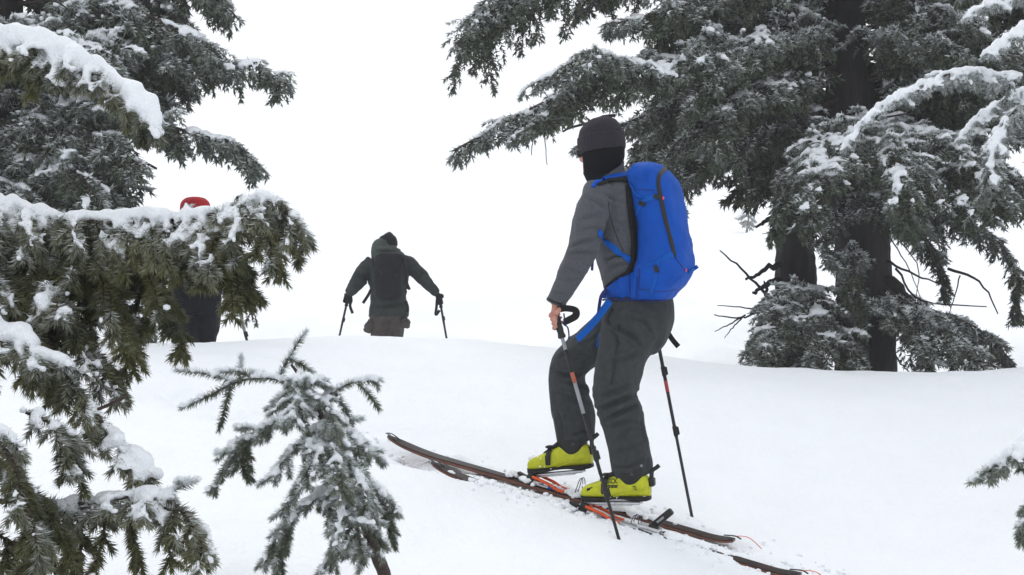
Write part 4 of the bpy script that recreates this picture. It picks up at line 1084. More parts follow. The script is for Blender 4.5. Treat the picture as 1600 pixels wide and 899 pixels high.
# beanie with turned-up cuff; it sits lower at the back
BU = nrm(HU + HF * .10); BF_ = nrm(HF - BU * HF.dot(BU)); bc = hc + BU * .0
def bean(rows): return [(bc + BU * z + BF_ * c_, BF_, HS, rl, rw) for z, c_, rl, rw in rows]
V, Fc = loft_vf(bean(smooth_rows([(.03, 0, .104, .084), (.062, 0, .109, .089), (.085, -.001, .107, .088), (.110, -.003, .097, .080), (.132, -.006, .078, .064), (.148, -.008, .050, .042), (.156, -.008, .018, .016)], 4)), 160)
N_ = (V - bc); V = V + N_ * (.025 * fbm(V, 24, 2, 5) + .008 * np.sin(np.arange(len(V)) % 160 * (2 * math.pi * 40 / 160)))[:, None]
bn_ = link('beanie', mesh_np('beanie', V, Fc, M['beanie']), man)
V, Fc = loft_vf(bean(smooth_rows([(.000, 0, .103, .083), (-.004, 0, .110, .090), (.005, 0, .1145, .0945), (.035, 0, .1155, .0955), (.066, 0, .1145, .0945), (.074, 0, .110, .0905), (.070, 0, .104, .085)], 4)), 160)
V = V + (V - bc) * (.02 * fbm(V, 22, 2, 8) + .011 * np.sin(np.arange(len(V)) % 160 * (2 * math.pi * 40 / 160)))[:, None]
link('cuff', mesh_np('cuff', V, Fc, M['beanie']), bn_)
# spectacles
gl = Geo()
for s_ in (-1, 1):
    ctr = hc + HF * .108 + HS * s_ * .034 + HU * -.002
    gl.add(*tube_vf([ctr + HS * .027 * math.cos(a) + HU * .021 * math.sin(a) - HF * .012 * (1 if s_ * math.cos(a) > .4 else 0) for a in np.linspace(0, 2 * math.pi, 19)], .0022, 6))
    gl.add(*tube_vf([ctr + HS * s_ * .027 - HF * .010 + HU * .008, hc + HF * .06 + HS * s_ * .083 + HU * .008, hc - HF * .02 + HS * s_ * .090 + HU * .002], .0028, 6))
gl.add(*tube_vf([hc + HF * .110 + HS * k_ * .007 + HU * .004 for k_ in (-1, 0, 1)], .002, 6))
glo = gl.obj('spectacles', M['black'], man)
for s_ in (-1, 1):
    ctr = hc + HF * .104 + HS * s_ * .034 + HU * -.002
    Geo().add(*loft_vf([(ctr - HF * .001, HS, HU, .025, .019), (ctr + HF * .001, HS, HU, .025, .019)], 20)).obj('lens', M['lens'], glo)

# boots
BD_L = nrm([-.940, .342, -.045]); BD_R = nrm([-.940, .342, -.125])
TOE_L = SKI_L + D3 * .135 + UP3 * .052; TOE_R = SKI_R + D3 * .135 + UP3 * .055
def boot(toe, fd, writing, name='boot'):
    s = np.array([.342, .94, 0.0]); u = nrm(cr(s, fd)); u = u if u[2] > 0 else -u      # s points away from the camera
    at = lambda x, y, z: toe + fd * x + s * y + u * z
    def section(x, w, z0, z1): return (at(x, 0, (z0 + z1) / 2), s, u, w, (z1 - z0) / 2)
    rows = smooth_rows([(.030, .022, .020, .050), (.022, .036, .018, .062), (.0, .046, .017, .074), (-.05, .051, .017, .090), (-.10, .049, .018, .108), (-.145, .045, .019, .124), (-.19, .043, .019, .132), (-.235, .042, .019, .132), (-.265, .040, .018, .122), (-.285, .032, .020, .105), (-.292, .018, .028, .085)], 3)
    V, Fc = loft_vf([section(*r) for r in rows], 28, 2.7)
    shell = link(name, mesh_np(name, V, Fc, M['lime']), man)
    bb = bvh_of((V, Fc))
    rows = smooth_rows([(.032, .026, .002, .030), (.012, .044, -.002, .024), (-.05, .046, .0, .019), (-.11, .040, .007, .020), (-.17, .037, .007, .020), (-.22, .040, .0, .020), (-.27, .038, .0, .022), (-.288, .026, .004, .026)], 3)
    g = Geo().add(*loft_vf([section(*r) for r in rows], 20, 5)); g.obj('sole', M['rubber'], shell)
    ax = nrm(u + fd * .16); al = nrm(fd - ax * fd.dot(ax)); cb = at(-.215, 0, .074)
    rows = smooth_rows([(.0, .004, .030, .040), (.014, .0, .052, .0495), (.040, 0, .068, .0535), (.075, 0, .074, .055), (.12, 0, .070, .054), (.19, 0, .063, .053), (.22, 0, .058, .050)], 3)
    Vc, Fcc = loft_vf([(cb + ax * z + al * c_, al, s, rl, rw) for z, c_, rl, rw in rows], 28, 2.3)
    cuff = link('boot_cuff', mesh_np('boot_cuff', Vc, Fcc, M['black']), shell)
    rows = [(-.06, .028, .090, .098), (-.10, .034, .100, .122), (-.14, .036, .112, .150), (-.17, .036, .125, .19)]
    Geo().add(*loft_vf([section(*r) for r in smooth_rows(rows, 3)], 18, 2.4)).obj('tongue', M['rubber'], shell)
    # instep strap with its lever, heel lever, ankle rivet
    g = Geo().add(*loft_vf([(at(-.085 - .004 * q, y_, z_), fd, nrm(cr(fd, [0, 0, 1]) * .2 + u * .2), .013, .0045) for q, (y_, z_) in enumerate(((-.050, .045), (-.0545, .065), (-.052, .090), (-.040, .108), (-.015, .122), (.02, .122), (.045, .10)))], 10, 4))
    g.add(*box_vf(at(-.088, -.056, .060), fd, u, s, .011, .024, .005, .5)); g.add(*box_vf(at(-.092, -.030, .122), fd, s, u, .012, .018, .006, .5))
    g.obj('buckle', M['black'], shell)
    g = Geo().add(*tube_vf(catmull([at(-.288, -.012, .075), at(-.300, -.012, .105), at(-.305, -.012, .135), at(-.325, -.012, .150), at(-.338, -.012, .160)], 4), .010, 8)); g.add(*box_vf(at(-.298, 0, .085), fd, s, u, .014, .022, .020, .4)); g.obj('walk_lever', M['black'], shell)
    g = Geo().add(*loft_vf([(at(-.222, -.050, .125), fd, u, .007, .007), (at(-.222, -.058, .125), fd, u, .006, .006)], 12)); g.obj('rivet', M['steel_dark'], shell)
    Geo().add(*tube_vf([at(x, -.001 - q, z) for x, q, z in ((-.275, .044, .055), (-.24, .046, .050), (-.20, .0475, .040), (-.16, .049, .032), (-.13, .050, .024))], .0022, 5)).obj('shell_ridge', M['lime'], shell)
    if writing:
        for txt, x0, z0, sz, sh in (('UICK', -.098, .084, .030, .0), ('kinster', -.100, .064, .026, .0)):
            cu = bpy.data.curves.new('lettering', 'FONT'); cu.body = txt; cu.size = sz; cu.extrude = .0008; cu.space_character = .95; cu.offset = .0006
            o = bpy.data.objects.new('lettering', cu); COL.objects.link(o)
            dg = bpy.context.evaluated_depsgraph_get(); me = bpy.data.meshes.new_from_object(o.evaluated_get(dg)); bpy.data.objects.remove(o)
            v = np.empty(len(me.vertices) * 3, dtype=np.float32); me.vertices.foreach_get('co', v); v = v.reshape(-1, 3)
            W = []
            for q in v:
                x, z = x0 - q[0] * .78, z0 + q[1]
                org = at(x, -.2, z); h = bb.ray_cast(Vector(org), Vector(s), .4)
                base = np.array(h[0]) if h[0] is not None else at(x, -.05, z)
                W.append(base - s * (.0012 + max(0, q[2])))
            me.vertices.foreach_set('co', np.array(W, dtype=np.float32).ravel()); me.update(); me.materials.clear(); me.materials.append(M['rubber'])
            link('lettering', me, shell, kind='stuff')
        g = Geo()
        for q in range(3): g.add(*box_vf(at(-.228 - .003 * q, -.0445, .070 - .007 * q), fd, u, s, .009 - .002 * q, .0012, .0008, .2))
        g.add(*box_vf(at(-.02, -.0475, .058), nrm(fd + u * -.3), u, s, .014, .006, .001, .2)); g.obj('print', M['rubber'], shell, kind='stuff')
    return at
at_l = boot(TOE_L, BD_L, True)
at_r = boot(TOE_R, BD_R, False)

# skis with bindings
def ski(label, base, drop, front=.93, back=.86):
    o = base + UP3 * drop
    root = thing('ski', label, 'ski', o)
    us = np.linspace(-back, front, 70)
    def hgt(u): return .036 * max(0, (u - .62) / (front - .62)) ** 2.0 + .018 * max(0, (-u - back + .14) / .14) ** 2
    def hw(u):
        w_ = .043 + .013 * min(1, (abs(u) / .7)) ** 2
        if u > front - .13: w_ *= max(.10, math.sqrt(max(0, 1 - ((u - front + .13) / .13) ** 2)))
        if u < -back + .04: w_ *= max(.55, math.sqrt(max(0, 1 - ((-back + .04 - u) / .05) ** 2)))
        return w_
    cen = np.array([o + D3 * u + UP3 * hgt(u) for u in us]); T = tangents(cen)
    th = [.004 + .006 * (1 - (abs(u) / .95) ** 2) for u in us]
    rings, rt = [], []
    for i, u in enumerate(us):
        n = nrm(cr(SIDE, T[i])); n = n if n[2] > 0 else -n
        rings.append((cen[i], SIDE, n, hw(u), th[i])); rt.append((cen[i] + n * (th[i] + .0012), SIDE, n, hw(u) * .95, .0016))
    V, Fc = loft_vf(rings, 12, 6); link('ski_core', mesh_np('ski_core', V, Fc, M['ski_side']), root)
    V, Fc = loft_vf(rt, 12, 6); link('topsheet', mesh_np('topsheet', V, Fc, M['ski_top']), root)
    at = lambda u, y, z: o + D3 * (u + .135) + SIDE * y + UP3 * (z + .014)
    # climbing-skin fittings at tip and tail
    tp = cen[-1]
    Geo().add(*tube_vf(catmull([tp - D3 * .10 + SIDE * -.02 + UP3 * -.02, tp - D3 * .02 + SIDE * -.018 + UP3 * .012, tp + D3 * .012 + UP3 * .012, tp - D3 * .02 + SIDE * .018 + UP3 * .012, tp - D3 * .10 + SIDE * .02 + UP3 * -.02], 5), .0028, 6)).obj('tip_loop', M['steel_dark'], root)
    tl = cen[0]
    Geo().add(*ribbon_vf([tl + D3 * .05 + UP3 * .012, tl + UP3 * .022, tl - D3 * .03 + UP3 * .016], .022, .003, UP3)).obj('tail_clip', M['black'], root)
    Geo().add(*ribbon_vf([tl + D3 * .01 + UP3 * .018, tl - D3 * .03 + UP3 * .030, tl - D3 * .07 + UP3 * .030, tl - D3 * .13 + UP3 * .0], .008, .0025, UP3)).obj('tail_strap', M['skin_tab'], root)
    return root, at
ski_l, sl_at = ski('near climbing ski half buried in snow, under the boot with black lettering', SKI_L, -.022)
ski_r, sr_at = ski('far climbing ski lying free on the snow with its upturned tip leading', SKI_R, -.010)
def binding(root, at, bat, heel_gap):
    d, s, n = D3, SIDE, UP3
    b_ = Geo()
    b_.add(*box_vf(at(-.15, 0, .004), d, s, n, .20, .034, .005, .3)); b_.add(*box_vf(at(-.30, 0, .014), d, s, n, .055, .030, .012, .3)); b_.add(*box_vf(at(.0, 0, .012), d, s, n, .04, .036, .010, .3))
    bd = b_.obj('binding_plate', M['metal'], root)
    g = Geo()
    for y in (-.036, .036):
        g.add(*box_vf(at(.008, y, .030), nrm(d + n * .3), s, nrm(n - d * .3), .020, .007, .022, .4))
    g.add(*box_vf(at(.055, 0, .022), nrm(d + n * .25), s, nrm(n - d * .25), .032, .016, .007, .5)); g.obj('toe_piece', M['black'], bd)
    # orange touring frame: claw at the toe, rails running back
    g = Geo()
    for y in (-.040, .040):
        g.add(*tube_vf(catmull([at(.00, y, .038), at(-.04, y, .032), at(-.09, y, .024), at(-.13, y, .010), at(-.17, y, .009)], 4), .0075, 8))
    g.add(*box_vf(at(-.002, 0, .034), d, s, n, .012, .040, .014, .4)); g.obj('rail', M['orange'], bd)
    Geo().add(*box_vf(at(-.105, -.030, .010), d, s, n, .020, .010, .010, .3)).obj('stop_block', M['blue_metal'], bd)
    # plate carried under the boot
    g = Geo()
    for y in (-.022, .022): g.add(*box_vf(bat(-.12, y, -.009), *[nrm(v) for v in (bat(1, 0, 0) - bat(0, 0, 0), bat(0, 1, 0) - bat(0, 0, 0), bat(0, 0, 1) - bat(0, 0, 0))], .125, .009, .006, .3))
    g.add(*box_vf(bat(-.12, 0, -.018), *[nrm(v) for v in (bat(1, 0, 0) - bat(0, 0, 0), bat(0, 1, 0) - bat(0, 0, 0), bat(0, 0, 1) - bat(0, 0, 0))], .085, .03, .003, .3))
    g.obj('boot_plate', M['metal'], bd)
    # heel: housing, leaning black climbing lug, wire lifter and brake
    tl_ = nrm(n * .80 - d * .60); tf = nrm(d * .80 + n * .60)
    g = Geo().add(*box_vf(at(-.345, 0, .070), tl_, s, tf, .062, .020, .016, .35)); g.add(*box_vf(at(-.32, 0, .026), d, s, n, .022, .026, .014, .4)); hl = g.obj('heel_lug', M['black'], bd)
    Geo().add(*box_vf(at(-.345, -.021, .070), tl_, s, tf, .020, .001, .005, .3)).obj('lug_print', M['pole_grey'], hl, kind='stuff')
    g = Geo()
    for y in (-.024, .024): g.add(*tube_vf(catmull([at(-.255, y, .018), at(-.248, y, .045), at(-.240, y * .6, heel_gap), at(-.226, y * .6, heel_gap), at(-.222, y, .045), at(-.218, y, .018)], 3), .0022, 6))
    g.obj('lifter_wire', M['steel_dark'], bd)
    g = Geo()
    for y in (-.05, .05): g.add(*tube_vf([at(-.26, y * .7, .006), at(-.30, y, .006), at(-.36, y * 1.1, .000)], .0032, 6)); g.add(*box_vf(at(-.375, y * 1.1, .000), d, s, n, .022, .006, .008, .4))
    g.obj('brake_arm', M['black'], bd)
binding(ski_l, sl_at, at_l, .055)
binding(ski_r, sr_at, at_r, .085)
# snow caught on the skis and bindings
def lumps(pts, name_label):
    C, r = [], []
    for c_, rad, spread, k in pts:
        for q in range(k): C.append(c_ + D3 * RNG.normal(0, spread) + SIDE * RNG.normal(0, spread * .45) + UP3 * RNG.normal(0, .003)); r.append(rad * RNG.uniform(.5, 1.2))
    V, Fc = blobs_vf(np.array(C), np.array(r), .75); V, Fc, N = remesh(V, Fc, .005, 2)
    V = V + N * (.004 * fbm(V, 60, 2, 5))[:, None]
    return link('snow_clumps', mesh_np('snow_clumps', V, Fc, M['ground']), kind='stuff', label=name_label, category='snow')
lumps([(sr_at(.06, -.01, .012), .024, .045, 16), (sr_at(-.07, .01, .006), .014, .05, 16), (sr_at(-.22, 0, .008), .017, .05, 20), (sr_at(-.16, -.03, .004), .012, .05, 12), (sr_at(-.42, 0, .01), .026, .06, 26), (sr_at(-.52, -.02, .006), .024, .05, 20), (sr_at(-.33, -.03, .006), .022, .05, 18), (sr_at(-.62, -.03, .004), .016, .04, 10)], 'powder snow heaped on the far ski around its binding')
lumps([(sl_at(.10, -.02, .008), .022, .05, 16), (sl_at(-.05, -.06, .000), .018, .05, 16), (sl_at(-.20, -.07, -.004), .020, .06, 20), (sl_at(-.43, 0, .008), .024, .05, 18), (sl_at(-.35, -.07, 0), .018, .04, 10), (sl_at(.30, -.03, .004), .020, .08, 16), (sl_at(.48, .0, .004), .018, .08, 12), (sl_at(-.56, .0, .006), .018, .04, 12), (sl_at(.2, .03, .004), .014, .1, 14)], 'crumbled snow covering the near ski')

lumps([(at_r(.012, -.01, .072), .010, .012, 8), (at_r(-.02, -.03, .078), .007, .02, 7), (at_l(.015, -.015, .066), .010, .012, 8), (at_l(-.12, -.050, .024), .006, .04, 10), (at_r(-.10, -.050, .024), .006, .04, 10), (at_l(-.27, -.02, .02), .008, .012, 6), (at_l(-.06, -.02, .094), .006, .015, 6)], 'powder snow caked on the lime boots')
# crumbs kicked up along the track
C, r = [], []
for q in range(420):
    u_, v_ = RNG.uniform(-1.3, 1.5), RNG.normal(-.02, .17)
    x_, y_ = SKI_L[0] + D3[0] * u_ + SIDE[0] * (v_ + .1), SKI_L[1] + D3[1] * u_ + SIDE[1] * (v_ + .1)
    C.append((x_, y_, 0)); r.append(RNG.uniform(.003, .011) * (1.5 if RNG.random() < .12 else 1))
C = np.array(C); r = np.array(r); C[:, 2] = ground_z(C[:, :2]) + r * .25
V, Fc = blobs_vf(C, r, .8); V = V + RNG.normal(0, .0012, V.shape)
link('snow_crumbs', mesh_np('snow_crumbs', V, Fc, M['ground']), kind='stuff', label='loose snow crumbs scattered beside the ski track', category='snow')

# poles
lpole, d_, L_ = ski_pole('ski pole in the bare hand, crossing in front of the trousers with an orange band', LT, LTIP,
         [(0, .18, .0085, 'pole_grey'), (.18, .28, .0085, 'black'), (.28, .325, .0095, 'pole_orange'), (.325, .46, .0085, 'pole_grey'), (.46, .72, .0080, 'black'), (.72, 1.0, .0070, 'black')], None, 1.0, (.64, .80), False)
rpole, d2_, L2_ = ski_pole('purple-black ski pole planted behind the legs, red band below its grip', RT, RTIP,
         [(0, .33, .0090, 'black'), (.33, .385, .0095, 'pole_red'), (.385, .57, .0085, 'pole'), (.57, 1.0, .0075, 'pole')], None, 1.0, (.285, .57), False)
Geo().add(*ribbon_vf([P(870, 484, 6.34), P(884, 482, 6.33), P(899, 485, 6.32), P(899, 494, 6.32), P(889, 500, 6.32), P(881, 504, 6.33)], .034, .003, (.2, -.9, .5))).obj('wrist_strap', M['black_fabric'], lpole)
Geo().add(*ribbon_vf([P(881, 490, 6.34), P(882, 500, 6.33), P(880, 506, 6.33), P(887, 512, 6.33), P(889, 525, 6.33), P(888, 530, 6.33)], .007, .003, (0, -1, .1))).obj('strap_tail', M['navy_strap'], lpole)
Geo().add(*ribbon_vf([P(1022, 492, 7.0), P(1038, 512, 6.96), P(1050, 530, 6.94), P(1060, 542, 6.94)], .026, .003, (0, -1, .1))).obj('wrist_strap', M['black_fabric'], rpole)

# ---- blue rucksack
PSI = R(30)
pf = np.array([-math.cos(PSI), math.sin(PSI), 0.0]); pl = np.array([-math.sin(PSI), -math.cos(PSI), 0.0])
PY = 6.49
pack = thing('backpack', 'bright blue rucksack with a curved dark zip worn by the climbing skier', 'backpack', P(1020, 468, PY))
rows = smooth_rows([(254, 1010, 16, .75), (259, 1012, 31, .85), (270, 1015, 42, .95), (288, 1023, 47, 1), (320, 1031, 48.5, 1), (360, 1037, 50, 1), (395, 1041, 53, 1), (418, 1039, 55, 1), (440, 1034, 51, 1.02), (457, 1024, 45, 1.02), (466, 1020, 40, .98), (469, 1018, 30, .95)], 5)
rings = []
for py_, cx__, he, wsc in rows:
    c_ = P(cx__, py_, PY); k_ = he / F * PY / (.10 * math.cos(PSI) + .14 * math.sin(PSI))
    rings.append((c_, pf, pl, .108 * k_, .150 * k_ * wsc))
V, Fc = loft_vf(rings, 64, 2.9)
c_ = np.array([r[0] for r in rings]).mean(0)
N_ = V - np.repeat(np.array([r[0] for r in rings]), 64, axis=0); N_ /= np.maximum(1e-6, np.linalg.norm(N_, axis=1))[:, None]
V = V + N_ * (.006 * fbm(V, 7, 3, 3) + .0050 * (1 - 2 * np.abs(fbm(V * [1, 1, .6], 15, 3, 9))))[:, None]
pv = bvh_of((V, Fc))
for pts_, dp, wd_ in (([(985, 318), (1002, 310), (1026, 304)], .009, .007), ([(1000, 262), (994, 280), (986, 300)], .008, .007), ([(1014, 260), (1010, 276), (1003, 292)], .007, .006), ([(982, 277), (996, 284), (1014, 288)], .007, .006),
                      ([(1004, 417), (1026, 408), (1050, 398)], .008, .008), ([(1036, 450), (1056, 436), (1076, 418)], .007, .008), ([(1008, 442), (1034, 444), (1060, 440)], .006, .008), ([(1000, 338), (1016, 334), (1034, 330)], .005, .009),
                      ([(996, 372), (1016, 366), (1040, 370)], .005, .010), ([(1058, 300), (1066, 330), (1070, 360)], .004, .010), ([(1062, 372), (1076, 380), (1086, 384)], .005, .008), ([(1045, 290), (1056, 284), (1066, 288)], .004, .008), ([(1000, 455), (1010, 430), (1014, 415)], .005, .007), ([(990, 350), (994, 380), (996, 402)], .005, .008)):
    V = fold_line(V, N_, pv, pts_, dp, wd_)
bagm = link('bag', mesh_np('bag', V, Fc, M['blue']), pack)
pb = bvh_of((V, Fc)); allb = bvh_of((V, Fc), (JV, JF), (TV, TF))
zp = [(1046, 262), (1037, 266), (1030, 275), (1029, 290), (1033, 312), (1040, 345), (1048, 375), (1054, 402)]
Geo().add(*surf_ribbon(pb, zp, .020, .004, .002)).obj('zip', M['black'], bagm)
Geo().add(*surf_ribbon(pb, [(1054, 402), (1062, 412), (1070, 422)], .004, .003, .001)).obj('zip_seam', M['navy_strap'], bagm)
for q in ((1036, 310), (1070, 422)):
    h, n_ = on_surf(pb, q[0], q[1], .005); V_, F_ = blobs_vf(np.array([h]), np.array([.0055]), 1.5); Geo().add(V_, F_.tolist()).obj('zip_pull', M['pink'], bagm)
for pts_, wd_ in (([(1025, 308), (1010, 312), (1000, 322), (993, 340), (989, 357)], [.028, .024, .020, .016, .012]), ([(986, 312), (990, 320), (986, 326)], .014), ([(1052, 398), (1035, 405), (1028, 412), (1025, 432), (1016, 462)], [.026, .026, .016, .014, .012]),
                  ([(1006, 416), (1022, 412), (1035, 406)], .012), ([(1076, 425), (1085, 420), (1090, 416)], .018), ([(985, 288), (995, 305), (1010, 310)], .012)):
    Geo().add(*surf_ribbon(pb, pts_, wd_, .004, .003)).obj('compression_strap', M['blue_strap'], bagm)
for q_, an in (((1004, 318), .4), ((1026, 420), 1.2), ((1027, 308), .2)):
    h, n_ = on_surf(pb, q_[0], q_[1], .006); t_ = nrm(cr(n_, [math.sin(an), 0, math.cos(an)])); Geo().add(*box_vf(h, t_, nrm(cr(n_, t_)), n_, .016, .010, .004, .4)).obj('buckle', M['black'], bagm)
for pts_ in ([(985, 300), (1002, 296), (1022, 298)], [(996, 402), (999, 430), (998, 464)], [(1000, 452), (1030, 456), (1064, 452)]):
    Geo().add(*surf_ribbon(pb, pts_, .0035, .003, .0008)).obj('seam', M['navy_strap'], bagm)
# hip belt fin, shoulder strap, back padding and loose ends
Geo().add(*surf_ribbon(allb, [(943, 461), (955, 457), (970, 451), (984, 447), (996, 446)], np.array([12, 20, 34, 42, 46]) / 343, .014, .006, 4)).obj('hip_belt', M['blue'], pack)
Geo().add(*surf_ribbon(allb, [(942, 469), (965, 469), (1000, 469), (1040, 469)], .010, .006, .004)).obj('belt_edge', M['navy_strap'], pack)
Geo().add(*surf_ribbon(jb, [(984, 273), (968, 274), (952, 277), (940, 281), (931, 286), (926, 293)], [.050, .040, .034, .030, .026, .020], .007, .002, 3)).obj('shoulder_strap', M['blue'], pack)
Geo().add(*surf_ribbon(jb, [(984, 283), (968, 283), (950, 285), (934, 290)], [.05, .03, .02, .012], .010, .009, 3)).obj('strap_padding', M['black_fabric'], pack)
Geo().add(*surf_ribbon(jb, [(980, 290), (984, 330), (988, 370), (988, 405), (980, 425), (962, 436), (948, 448)], [.030, .035, .030, .028, .018, .012, .006], .012, .008, 3)).obj('back_padding', M['black_fabric'], pack)
Geo().add(*surf_ribbon(jb, [(934, 362), (948, 378), (966, 394), (986, 409)], .030, .004, .006, 3, 6.42)).obj('load_strap', M['blue_strap'], pack)
Geo().add(*ribbon_vf([P(930, 370, 6.46), P(927, 395, 6.45), P(925, 423, 6.45)], .012, .003, (0, -1, .1))).obj('strap_end', M['navy_strap'], pack)
Geo().add(*ribbon_vf([P(948, 452, 6.46), P(940, 462, 6.45), P(937, 474, 6.46), P(935, 490, 6.48)], .018, .003, (.5, -1, .1))).obj('strap_end', M['navy_strap'], pack)
Geo().add(*ribbon_vf([P(953, 470, 6.43), P(935, 495, 6.48), P(918, 515, 6.53), P(902, 531, 6.58)], .034, .003, (0, -1, .35))).obj('strap_end', M['blue_strap'], pack)
Geo().add(*ribbon_vf([P(938, 520, 6.56), P(935, 530, 6.56), P(933, 543, 6.56)], .011, .003, (0, -1, .1))).obj('strap_end', M['blue_strap'], pack)

# ================================================================ the skier ahead, seen from behind
BY = 15.5
ahead = thing('person', 'person in dark green hooded jacket seen from behind, arms spread with two poles', 'person', (P(603, 0, BY)[0], BY, gz(P(603, 0, BY)[0], BY)))
zg = gz(P(603, 0, BY)[0], BY)
pyg = 449.5 - (zg + .05 - CZ) / BY * F
to = [(604, 398, BY, 14, .09), (606, 404, BY, 30, .14), (607, 418, BY, 35, .17), (607, 445, BY, 29, .16), (607, 470, BY, 28, .16), (607, 482, BY, 30.5, .17), (607, 494, BY, 31, .17)]
la = [(582, 410, BY, 13, .08), (568, 425, BY - .05, 11.5, .075), (558, 442, BY - .08, 11, .07), (550, 453, BY - .05, 8.5, .055), (546, 457, BY, 6.5, .045)]
ra = [(632, 408, BY, 13, .08), (648, 422, BY - .05, 11, .075), (663, 437, BY - .05, 10, .065), (675, 450, BY - .02, 8, .055), (684, 459, BY, 6.5, .045)]
ho = [(600, 376, BY - .04, 9, .07), (597, 386, BY - .05, 16, .11), (601, 397, BY - .05, 22, .13), (605, 404, BY - .03, 26, .13)]
sp_ = P(605, 430, BY)
jk2, V2, F2 = garment('jacket', [pxloft(to), pxloft(la), pxloft(ra)], M['jacket_green'], ahead, .014, 3, [([(560, 430), ((560 + 580) / 2, (430 + 438) / 2 + 1), (580, 438)], .012, .02), ([(650, 430), ((650 + 665) / 2, (430 + 425) / 2 + 1), (665, 425)], .012, .02), ([(585, 478), ((585 + 630) / 2, (478 + 474) / 2 + 1), (630, 474)], .012, .02)], .010, 8, (1, 1, 1), 4)
garment('hood', [pxloft(ho)], M['hood_green'], jk2, .012, 2, [([(585, 393), ((585 + 618) / 2, (393 + 396) / 2 + 1), (618, 396)], .012, .02)], .008, 9, (1, 1, 1), 5)
garment('trousers', [pxloft([(594, 490, BY, 17, .13), (593, 515, BY, 16, .12), (594, 545, BY, 14, .11), (596, pyg, BY, 13, .10)]), pxloft([(619, 490, BY, 16, .13), (617, 515, BY + .1, 13.5, .12), (616, 545, BY + .1, 13, .11), (616, pyg, BY + .15, 12, .10)]), pxloft([(607, 480, BY, 28, .16), (607, 500, BY, 29, .16)])],
        M['trouser_brown'], ahead, .014, 3, [([(585, 520), ((585 + 606) / 2, (520 + 515) / 2 + 1), (606, 515)], .012, .02)], .009, 9, (1, 1, 1), 7)
g = Geo()
for pts_ in ([(580, 500, BY - .1), (576, 512, BY - .1), (573, 520, BY - .1)], [(630, 498, BY - .1), (634, 505, BY - .1), (633, 513, BY - .1)]):
    g.add(*tube_vf(catmull([P(*q) for q in pts_], 3), [.03, .035, .05, .055, .045, .05, .03], 8))
g.obj('pocket_flap', M['trouser_brown'], ahead)
hb = Geo().add(*pxloft([(605, 370, BY, 5, .05), (606, 374, BY, 9, .07), (607, 381, BY, 11.5, .09), (606, 390, BY, 11, .09), (606, 402, BY, 9, .07)]))
for rows_ in (to, la, ra): hb.add(*pxloft(rows_, 14, 3, scale=.68))
V, Fc, N = remesh(hb.verts(), hb.Fc, .014, 2); link('body', mesh_np('body', V, Fc, M['skin']), ahead)
V, Fc = pxloft([(603, 365, BY, 4, .04), (604, 367, BY, 9, .08), (605, 373, BY, 13.5, .105), (607, 381, BY, 14.5, .11), (608, 387, BY, 13, .105)]); link('beanie', mesh_np('beanie', V, Fc, M['pack_black']), ahead)
PT = [(P(545, 460, BY), P(525, 549, BY - .1)), (P(686, 462, BY), P(700, 542, BY))]
for k_, (t_, e_) in enumerate(PT):
    gd_ = nrm(e_ - t_); pm, fs = fist_parts(P(*(la if k_ == 0 else ra)[-1][:3]), t_ + gd_ * .05, gd_, np.array([-.8 if k_ == 0 else .8, -.6, .1]), .014, .012, 1.25)
    g = Geo().add(*pm)
    for v, f in fs: g.add(v, f)
    g.obj('glove', M['pack_black'], ahead)
    pr, dd_, ll_ = ski_pole(('ski pole held in the left hand of the skier ahead' if k_ == 0 else 'ski pole held in the right hand of the skier ahead'), t_, e_, [(0, .55, .011, 'pole'), (.55, 1.0, .010, 'pole')], 'poles of the skier ahead', 1.15, (.45,), True)
    if k_ == 0: Geo().add(*ribbon_vf([P(548, 462, 15.4), P(549, 470, 15.4), P(547, 478, 15.4), P(551, 490, 15.4)], .03, .006, (0, -1, .1))).obj('wrist_strap', M['black_fabric'], pr)
    else: Geo().add(*ribbon_vf([P(683, 466, 15.4), P(682, 480, 15.4), P(681, 492, 15.4), P(687, 485, 15.4)], .03, .006, (0, -1, .1))).obj('wrist_strap', M['black_fabric'], pr)
bp = thing('backpack', 'small black rucksack on the back of the skier ahead', 'backpack', P(607, 470, 15.28))
rws = smooth_rows([(394, 610, 10, .05), (398, 609, 20, .085), (410, 607, 22.5, .105), (430, 606, 22.5, .115), (448, 607, 22, .12), (460, 608, 22, .12), (466, 608, 19, .10)], 4)
V, Fc = loft_vf([(P(cx__, py_, 15.24), np.array([1.0, 0, 0]), np.array([0, 1.0, 0]), he / F * 15.24, dp) for py_, cx__, he, dp in rws], 40, 2.8)
V = V + .012 * (fbm(V, 7, 3, 3))[:, None] * np.array([.3, -1, .3])
bg_ = link('bag', mesh_np('bag', V, Fc, M['pack_black']), bp); b2 = bvh_of((V, Fc))
for pts_ in ([(593, 424), (597, 428)], [(617, 433), (622, 429)]): Geo().add(*surf_ribbon(b2, [pts_[0], ((pts_[0][0] + pts_[1][0]) / 2, (pts_[0][1] + pts_[1][1]) / 2), pts_[1]], .010, .006, .004)).obj('tab', M['tab_grey'], bg_)
for pts_, wd_ in (([(582, 402), (584, 420), (587, 440)], .02), ([(629, 402), (633, 422), (635, 440), (637, 452)], .022), ([(635, 440), (637, 446), (640, 453)], .03), ([(580, 452), (575, 462), (567, 474)], .032), ([(634, 470), (637, 480), (637, 488)], .03)):
    Geo().add(*ribbon_vf([P(q[0], q[1], 15.2) for q in pts_], wd_, .008, (0, -1, .05))).obj('strap', M['black_fabric'], bp)

